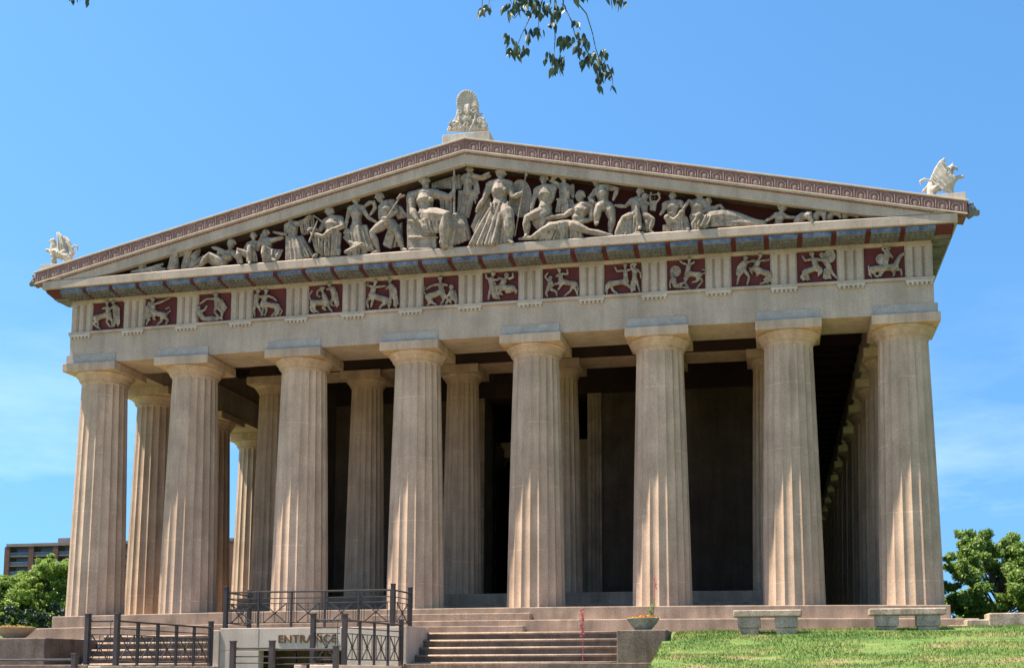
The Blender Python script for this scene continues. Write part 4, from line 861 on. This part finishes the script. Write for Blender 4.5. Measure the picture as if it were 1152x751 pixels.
# planter blocks and bowls
def block(x0, x1, y0, y1, z0, z1, label, mat=STAIR, name='stone_block'):
    b = MB().box((x0, y0, z0), (x1, y1, z1)); return tag(b.build(name, mat, bevel=.03, origin=((x0+x1)/2, (y0+y1)/2, z0)), label, 'block')
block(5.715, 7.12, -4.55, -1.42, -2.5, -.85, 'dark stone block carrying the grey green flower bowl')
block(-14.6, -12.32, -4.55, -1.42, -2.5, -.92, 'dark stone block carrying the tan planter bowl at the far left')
def bowl(x, y, z, r, h, mat, label, lf, n):
    t = thing('planter', (x, y, z), label, 'planter')
    b = MB().lathe([(r*.42, 0), (r*.5, .015), (r*.52, .04), (r*.66, h*.32), (r*.88, h*.68), (r*1.0, h*.93), (r*1.03, h), (r*.94, h), (r*.86, h*.82)], 32, (x, y, z)); b.build('bowl', mat, t, smooth=True)
    b = MB().lathe([(r*.84, h*.8), (r*.82, h*.9), (r*.3, h*1.02)], 24, (x, y, z)); b.build('soil', SOIL, t)
    m_ = MB(); m2 = MB()
    for i in range(n):
        a = random.uniform(0, 6.28); q = r*.95*math.sqrt(random.random()); c = Vector((x+q*math.cos(a), y+q*math.sin(a), z+h*.92+random.uniform(0, .12)*(1.2-q/r)))
        for k in range(2):
            d = Vector((random.uniform(-1, 1), random.uniform(-1, 1), random.uniform(-.2, 1))).normalized()*random.uniform(.03, .07); e_ = d.orthogonal().normalized()*.022
            (m_ if k == 0 or lf > .5 else m2).add([c, c+d*.5+e_, c+d, c+d*.5-e_], [(0, 1, 2, 3)])
    m_.build('flowers', PETAL, t)
    if m2.v: m2.build('leaves', LEAF, t)
    return t
q = at(723.5, 706, -3.7)
pl = bowl(q.x, -3.7, -.848, .47, .36, BOWLG, 'grey green stone bowl with orange flowers and one tall green sprig', .6, 420)
m_ = MB(); base = Vector((q.x+.22, -3.7, -.5))
for k in range(7):
    tip = base+Vector((random.uniform(-.14, .18), random.uniform(-.1, .1), random.uniform(.3, .55))); m_.tube([base, (base+tip)/2+Vector((.02, 0, .02)), tip], [.008, .006, .003], 5)
    for i in range(8):
        c = base.lerp(tip, .3+.7*i/7); d = Vector((random.uniform(-1, 1), random.uniform(-.5, .5), random.uniform(0, 1))).normalized()*.07; e_ = d.orthogonal().normalized()*.014; m_.add([c, c+d*.5+e_, c+d, c+d*.5-e_], [(0, 1, 2, 3)])
m_.build('sprig', LEAF, pl)
q = at(16, 717, -3.7)
bowl(q.x, -3.7, -.918, .62, .36, BOWLT, 'tan stone bowl of dry yellow plants at the far left', .3, 300)
# tall flower stalks
def stalk(u0, v0, u1, v1, Y, bl, label, n, foot=None):
    a = at(u0, v0, Y); b_ = at(u1, v1, Y); z0 = ground_z(a.x, Y) if a.x > 6.9 else -1.775
    if foot is not None: z0 = foot
    r = thing('flower_stalk', (a.x, Y, z0), label, 'flower', None)
    pts = [Vector((a.x+(b_.x-a.x)*t+.015*math.sin(5*t), Y, z0+(b_.z-z0)*t)) for t in [i/7 for i in range(8)]]
    MB().tube(pts, [.011-.006*i/7 for i in range(8)], 6).build('stem', PINK, r)
    m_ = MB()
    for i in range(n):
        t = bl+(1-bl)*i/n; k = min(int(t*7), 6); c = pts[k].lerp(pts[k+1], t*7-k)
        s_ = random.choice((-1, 1)); d = Vector((s_*random.uniform(.02, .05), random.uniform(-.04, .04), random.uniform(-.03, .03)))
        m_.tube([c, c+d], [.006, .012], 5); m_.ball(c+d*1.3, (.018*(1.15-t*.3), .018, .026), 8)
    m_.build('blossoms', PINK, r)
stalk(655.5, 745, 655, 684, -4.2, .5, 'thin pink flower stalk in front of the right stairs', 44)
stalk(734, 700, 737.5, 648, -3.7, .72, 'faint pink flower stalk rising out of the grey green bowl', 9, -.62)

# ------------------------------------------------------------------ benches and kerb stones at the end of the steps
def bench(u0, u1, vt, Y, label, z0):
    a, b_ = at(u0, vt, Y), at(u1, vt, Y); x0, x1, zt = a.x, b_.x, (a.z+b_.z)/2
    t = thing('stone_bench', ((x0+x1)/2, Y, z0), label, 'bench', 'stone benches on the grass bank')
    MB().box((x0, Y-.27, zt-.19), (x1, Y+.27, zt)).build('seat', BENCH, t, bevel=.03, seg=3)
    L_ = x1-x0
    for k in (.23, .77):
        c = x0+L_*k; m_ = MB(); w0 = .32
        m_.box((c-w0, Y-.22, zt-.50), (c+w0, Y+.22, zt-.193)); m_.box((c-w0*.86, Y-.19, z0-.2), (c+w0*.86, Y+.19, zt-.503))
        m_.build('leg', BENCH, t, bevel=.025)
bench(825, 902, 686, -3.5, 'weathered stone bench nearer the flower bowl, feet fully in view', ground_z(9.9, -3.5))
bench(977, 1063, 684, -3.2, 'weathered stone bench under the last column, nearer the stone blocks by the tree', ground_z(13.8, -3.2))
a = at(1109, 690, -2.2); block(a.x, a.x+1.7, -2.7, -1.9, -1.2, a.z, 'largest of the three stone kerb blocks by the right corner', BENCH, 'kerb_block')
a = at(1085, 697, -2.2); block(a.x, a.x+.62, -2.6, -2.0, -1.2, a.z, 'middle low stone kerb block of the three by the right corner', BENCH, 'kerb_block')
a = at(1066, 703, -2.2); block(a.x, a.x+.5, -2.5, -2.05, -1.2, a.z, 'lowest flat stone kerb block beside the second bench', BENCH, 'kerb_block')

# ------------------------------------------------------------------ iron railings
def railing(label, A, B, h, bays, post0=True, post1=True, zbot=.16, drop=0, ph=.16, subposts=False, cross=True, group='iron railings around the entrance'):
    """A, B: feet of the end posts; h: height of the handrail"""
    A, B = Vector(A), Vector(B); dv = B-A; Lh = dv.length; u = dv.normalized(); n = Vector((-u.y, u.x, 0))
    t = thing('railing', A, label, 'railing', group)
    up = Vector((0, 0, 1))
    def P(s, z, o=0): return A+u*s+up*z+n*o
    def bar(p, q, r, m_): m_.tube([p, q], r, 6)
    for flag, s in ((post0, 0), (post1, Lh)):
        if flag:
            m_ = MB(); c = P(s, 0); w_ = .062
            m_.box((c.x-w_, c.y-w_, c.z-.15), (c.x+w_, c.y+w_, c.z+h+ph)); m_.box((c.x-w_-.012, c.y-w_-.012, c.z+h+ph), (c.x+w_+.012, c.y+w_+.012, c.z+h+ph+.035))
            m_.build('post', IRON, t, bevel=.008)
    m_ = MB(); bar(P(0, h), P(Lh, h), .028, m_); m_.build('handrail', IRON, t)
    for z_, r_ in ((h-.2, .016), (h-.36, .014), (zbot, .018)): m_ = MB(); bar(P(0, z_), P(Lh, z_), r_, m_); m_.build('rail', IRON, t)
    for i in range(bays):
        s0, s1 = Lh*i/bays, Lh*(i+1)/bays; g_ = (s1-s0)
        if i:
            m_ = MB(); w_ = .03; c = P(s0, 0); m_.box((c.x-w_, c.y-w_, c.z-.15), (c.x+w_, c.y+w_, c.z+h+.02)); m_.build('baluster', IRON, t)
        if not cross: continue
        m_ = MB(); e0, e1 = s0+g_*.16, s1-g_*.16; zt_ = h-.36; zc = (zt_+zbot)/2; sc_ = (e0+e1)/2
        for e_ in (e0, e1, s0+g_*.08, s1-g_*.08): bar(P(e_, zbot), P(e_, zt_), .011, m_)
        bar(P(sc_, zbot), P(sc_, zt_), .011, m_)
        bar(P(e0, zbot), P(e1, zt_), .019, m_); bar(P(e0, zt_), P(e1, zbot), .019, m_)
        m_.ball(P(sc_, zc), (.05, .05, .05), 8)
        for e_ in (s0+g_*.08, s1-g_*.08): bar(P(e_, zt_), P(e_, h), .011, m_)
        m_.build('cross_panel', IRON, t)
    return t
a = at(253.4, 705, -3.42); c = at(441.7, 704, -3.42)
railing('long iron guard rail on top of the entrance wall', (a.x, -3.42, WT), (c.x, -3.42, WT), 1.12, 5)
railing('short iron return rail at the left end of the entrance wall top', (a.x+.0, -3.30, WT), (a.x+.02, -1.9, WT), 1.12, 1, post0=False)
railing('short iron return rail at the right end of the entrance wall top', (c.x, -3.30, WT), (c.x+.02, -1.9, WT), 1.12, 1, post0=False)
LB = -1.83
a = at(246, 748, -3.75); b_ = at(130, 748, -8.6)
railing('long iron railing along the left edge of the sunken entrance', (-7.16, -3.75, LB), (b_.x, -8.6, LB), 1.2, 5, ph=.17)
e_ = at(97, 748, -8.6); railing('narrow iron rail panel in front of the left stairs', (e_.x, -8.6, LB), (b_.x-.13, -8.6, LB), 1.2, 1, post1=False, ph=.17)
j = at(386, 745, -7.2); k_ = at(438, 747, -3.75)
railing('iron railing along the right edge of the sunken entrance', (-.95, -3.75, LB), (j.x+.03, -7.2, LB), 1.22, 4, ph=.14)
i_ = at(351.5, 745, -7.2); railing('narrow iron rail panel between two tall posts before the entrance', (i_.x, -7.2, LB), (j.x-.11, -7.2, LB), 1.22, 1, post1=False, ph=.16)
g0 = at(262, 735, -9.9); h0 = at(306, 735, -9.9); r0 = at(378, 735, -9.9)
zb = -2.25
railing('low iron rail with thick posts across the front of the sunken entrance', (g0.x, -9.9, zb), (h0.x, -9.9, zb), .83, 1, ph=.16, cross=False)
railing('low plain iron rail running right towards the tall posts', (h0.x+.1, -9.9, zb), (r0.x, -9.9, zb), .80, 1, post0=False, cross=False, ph=.05)
s0 = at(84, 740, -10.3); l0 = at(-20, 740, -10.3)
railing('low iron rail leading out of view at the bottom left', (s0.x, -10.3, -2.3), (l0.x, -10.3, -2.3), .62, 1, ph=.13, cross=False)
for u, lb in ((338, 'left of the three pale stone caps at the lower edge before the entrance'), (355.5, 'middle of the three pale stone caps at the lower edge before the entrance'), (372, 'right of the three pale stone caps at the lower edge before the entrance')):
    a = at(u, 746.5, -9.2); block(a.x-.11, a.x+.11, -9.35, -9.05, -3.7, a.z, lb, PALE, 'stone_cube')

# ------------------------------------------------------------------ far apartment building
BY = 270
p0, p1 = at(9, 608, BY), at(262, 588, BY); zt = p0.z-1.9
t = thing('apartment_building', ((p0.x+p1.x)/2, BY+8, -2), 'brown brick apartment block with rows of balconies behind the left trees', 'building')
xw0, xw1 = p0.x, p1.x
MB().box((xw0, BY+1.6, -4), (xw1, BY+18, zt)).build('wall', BRICK, t)
MB().box((xw0-.3, BY-.3, zt), (xw1+.3, BY+18.3, zt+.9)).build('roof', SLAB, t)
MB().box((xw0+14, BY+5, zt+.9), (xw0+19, BY+11, zt+3)).build('roof_housing', SLAB, t)
nb = 9; bw = (xw1-xw0)/nb
for i in range(nb+1):
    x = xw0+bw*i; MB().box((x-.9, BY-.2, -4), (x+.9, BY+1.6, zt-.01)).build('pier', BRICK, t)
fl = 0; z_ = zt-3.0
while z_ > zt-27:
    for i in range(nb):
        x0, x1 = xw0+bw*i+.95, xw0+bw*(i+1)-.95
        b = MB().box((x0, BY-.1, z_-.25), (x1, BY+1.58, z_)); bo = b.build('balcony', SLAB, t)
        r = MB().box((x0, BY-.05, z_+1.0), (x1, BY+.03, z_+1.1))
        n_ = 26
        for q in range(n_): xx = x0+(x1-x0)*q/(n_-1); r.box((xx-.035, BY-.04, z_+.002), (xx+.035, BY+.02, z_+.998))
        r.build('balcony_rail', RAILB, bo)
        if z_ > zt-16:
            MB().box((x0+.5, BY+1.5, z_+.1), (x1-.5, BY+1.59, z_+2.3)).build('window', GLASSD, t)
    z_ -= 3.0

# ------------------------------------------------------------------ trees
def leaves(clumps, size, mat, name, parent, dens):
    vs = []; fs = []
    for (c, r, n) in clumps:
        for i in range(int(n*dens)):
            d = Vector((random.gauss(0, 1), random.gauss(0, 1), random.gauss(0, 1))).normalized()*(random.random()**.45)
            p = c+Vector((d.x*r, d.y*r, d.z*r*.72))
            nrm = (d*.6+Vector((random.uniform(-1, 1), random.uniform(-1, 1), random.uniform(-.3, 1)))).normalized()
            a = nrm.orthogonal().normalized(); a = Matrix.Rotation(random.uniform(0, 6.28), 3, nrm) @ a; b_ = nrm.cross(a)
            s_ = size*random.uniform(.45, 1.4); k = len(vs)
            vs += [p-a*s_, p+b_*s_*.45, p+a*s_, p-b_*s_*.45]; fs.append((k, k+1, k+2, k+3))
    m_ = MB(); m_.v = vs; m_.f = fs; return m_.build(name, mat, parent)
def tree(x, y, z0, h, spread, n, label, mat, seed, size=.22, dens=1, trunk_r=.22, low=.3):
    random.seed(seed)
    t = thing('tree', (x, y, z0), label, 'tree', 'trees around the temple')
    m_ = MB(); b0 = Vector((x, y, z0)); top = b0+Vector((random.uniform(-.5, .5), 0, h*.62))
    m_.tube([b0, b0.lerp(top, .5)+Vector((.15, 0, 0)), top], [trunk_r*1.2, trunk_r*.85, trunk_r*.4], 9)
    cl = []
    for i in range(n):
        a = 2.4*i+random.uniform(-.4, .4); f = low+(1-low)*((i+.5)/n); rr = spread*math.sin(math.pi*min(.96, (.22+.78*(f-low)/(1-low))*.92))**.8*random.uniform(.45, 1.02)
        c = b0+Vector((math.cos(a)*rr, math.sin(a)*rr*.8, h*f*.97))
        s_ = b0.lerp(top, min(.95, f*random.uniform(.65, .95)))
        m_.tube([s_, s_.lerp(c, .5)+Vector((0, 0, .2)), c], [trunk_r*.35, trunk_r*.2, trunk_r*.07], 6)
        r = spread*random.uniform(.15, .26); cl.append((c, r, 330*r*r))
        for q in range(4):
            c2 = c+Vector((random.uniform(-1, 1), random.uniform(-1, 1), random.uniform(-.7, .7)))*r*1.5; r2 = r*random.uniform(.35, .7); cl.append((c2, r2, 330*r2*r2))
    m_.build('trunk', BARK, t, smooth=True); leaves(cl, size, mat, 'crown', t, dens); return t
c = at(1118, 700, 32); tree(c.x+.3, 32, -1.2, 7.0, 3.3, 36, 'broad green tree right of the temple beside the last column', LEAF, 11, .12, 3.2, .2, .22)
c = at(1180, 700, 38); tree(c.x, 38, -1.2, 6.9, 3.4, 28, 'green tree cut off by the right edge of the view', LEAF, 12, .12, 3, .2, .25)
c = at(1088, 695, 45); tree(c.x, 45, -1.2, 4.4, 3.0, 26, 'low bright bushy tree under the larger right tree', LEAFB, 13, .12, 2.4, .15, .1)
c = at(58, 690, 48); tree(c.x, 48, -1.6, 9.2, 3.7, 44, 'bright green tree in front of the brown apartment block', LEAFB, 21, .13, 3, .22, .25)
c = at(-12, 690, 44); tree(c.x, 44, -1.6, 7.2, 4.2, 44, 'bright green tree cut off by the left edge of the view', LEAFB, 22, .13, 3, .22, .2)
c = at(66, 690, 60); tree(c.x, 60, -1.6, 9.8, 3.0, 18, 'green tree half hidden behind the first column', LEAF, 24, .15, 2, .2, .2)
for i, (u, hh, lb) in enumerate(((14, 4.5, 'dark evergreen shrub behind the tan planter bowl'), (44, 4.0, 'dark evergreen shrub between the tan bowl and the first column'), (66, 4.6, 'dark evergreen shrub against the foot of the first column'))):
    c = at(u, 695, 36); q = tree(c.x, 36, -1.6, hh, 1.5, 16, lb, LEAFD, 31+i, .13, 3.2, .1, .08); q.name = 'evergreen_shrub'; q['category'] = 'shrub'; q['group'] = 'dark shrubs below the left trees'
random.seed(5)
# a tree beside the photographer: its limb reaches over and its leafy twigs hang into the top of the view
LY = -26
t = thing('tree', (CX+9.5, -27, -3.6), 'tree whose leafy twigs hang into the top of the view', 'tree')
tb = Vector((CX+9.5, -27, -3.6))
tip = at(600, -60, LY)
m_ = MB(); m_.tube([tb, tb+Vector((-.2, 0, 3)), tb+Vector((-.5, 0, 6.5)), tb+Vector((-.2, 0, 9.5))], [.32, .26, .2, .12], 12)
m_.build('trunk', BARK, t)
m_ = MB(); l0 = tb+Vector((-.45, 0, 6.0)); top_ = Vector((tip.x, LY, max(tip.z+.7, l0.z+.6))); m_.tube([l0, l0.lerp(top_, .5)+Vector((0, 0, .7)), top_, top_+Vector((-2.6, .2, -.1))], [.10, .07, .04, .02], 12)
m_.build('branch', BARK, t, smooth=True)
TW = [[(640, -90), (640, 0), (690, 60), (715, 140), (730, 210), (760, 300), (762, 340)], [(590, -90), (590, 20), (625, 90), (640, 150), (670, 230), (690, 270)], [(480, -90), (470, 20), (440, 90), (410, 150), (380, 230)], [(560, -90), (550, 80), (555, 160), (550, 240), (580, 330)], [(410, -90), (410, 40), (380, 80), (350, 60)], [(245, -90), (240, 0), (238, 70)], [(272, -90), (270, 0), (265, 60)], [(520, -90), (500, 0), (480, 60), (487, 150)], [(845, -90), (845, -10), (850, 20)], [(730, 290), (745, 350), (738, 380)], [(780, 280), (800, 330), (805, 370)]]
m_ = MB()
for tw in TW:
    pts = [at(480+u/3.84, v/3.84, LY+random.uniform(-.1, .1)) for u, v in tw]
    if tw[0][1] < -50: pts = [Vector((pts[0].x, LY, top_.z-.05))]+pts
    m_.tube(pts, [.008-.0055*i/(len(pts)-1) for i in range(len(pts))], 5)
tu = at(85, -25, LY); m_.tube([top_+Vector((-2.6, .2, -.1)), Vector((tu.x, LY, tu.z+.3)), tu, at(88, 0, LY)], [.02, .012, .008, .004], 5)
m_.build('twig', BARK, t)
CLU = [(450, 20, 45, 16), (500, 40, 30, 9), (555, 50, 25, 6), (590, 35, 15, 4), (540, 100, 22, 6), (488, 130, 18, 5), (440, 150, 24, 6), (350, 165, 20, 4), (380, 212, 28, 11), (425, 215, 15, 4), (355, 45, 25, 8), (240, 45, 14, 5), (268, 38, 14, 5), (580, 180, 20, 6), (610, 175, 18, 5), (648, 105, 10, 3), (655, 180, 40, 13), (690, 195, 22, 7), (680, 250, 28, 10), (740, 250, 38, 12), (765, 232, 14, 4), (740, 325, 24, 8), (790, 312, 22, 7), (530, 250, 24, 8), (580, 262, 20, 6), (562, 300, 28, 8), (738, 375, 7, 2), (802, 378, 8, 2), (845, 8, 20, 6), (410, 20, 30, 8), (380, -30, 40, 10), (520, -40, 60, 14), (640, -50, 60, 12), (280, -40, 30, 8), (800, -50, 60, 12)]
vs = []; fs = []
def leaf(p, d, n_, L_, w_):
    s_ = d.cross(n_).normalized()*w_; k = len(vs); dr = Vector((0, 0, -.2*L_))
    pr = [(0, 0), (.18, .75), (.42, 1), (.68, .62), (1, 0)]
    for a, b_ in pr: c_ = p+d*L_*a+dr*a*a; vs.extend([tuple(c_-s_*b_), tuple(c_+n_*w_*-.25*b_), tuple(c_+s_*b_)])
    for q in range(4):
        o_ = k+3*q; fs.extend([(o_, o_+1, o_+4, o_+3), (o_+1, o_+2, o_+5, o_+4)])
for u, v, r, n_ in CLU+[(-1530+85*3.84/1, -8, 0, 0)]:
    for i in range(int(n_*1.35)):
        a = random.uniform(0, 6.28); q = r*math.sqrt(random.random())
        p = at(480+(u+q*math.cos(a))/3.84, (v+q*math.sin(a)-8)/3.84, LY+random.uniform(-.12, .12))
        d = Vector((random.uniform(-.7, .7), random.uniform(-.6, .6), -1)).normalized(); nn = Vector((random.uniform(-1, 1), random.uniform(-1, 1), random.uniform(-.3, .3))).normalized()
        leaf(p, d, nn, random.uniform(.055, .105), random.uniform(.017, .03))
for i in range(7):
    p = at(random.uniform(80, 102), random.uniform(-8, 3), LY); leaf(p, Vector((random.uniform(-.7, .7), 0, -1)).normalized(), Vector((random.uniform(-1, 1), 1, 0)).normalized(), .07, .02)
m_ = MB(); m_.v = vs; m_.f = fs; m_.build('leaves', LEAFN, t)
# the part of its crown above the view
leaves([(tb+Vector((random.uniform(-2.4, 2.4), random.uniform(-2, 2), random.uniform(8, 12))), 1.1, 500) for i in range(9)], .05, LEAF, 'crown', t, 1)
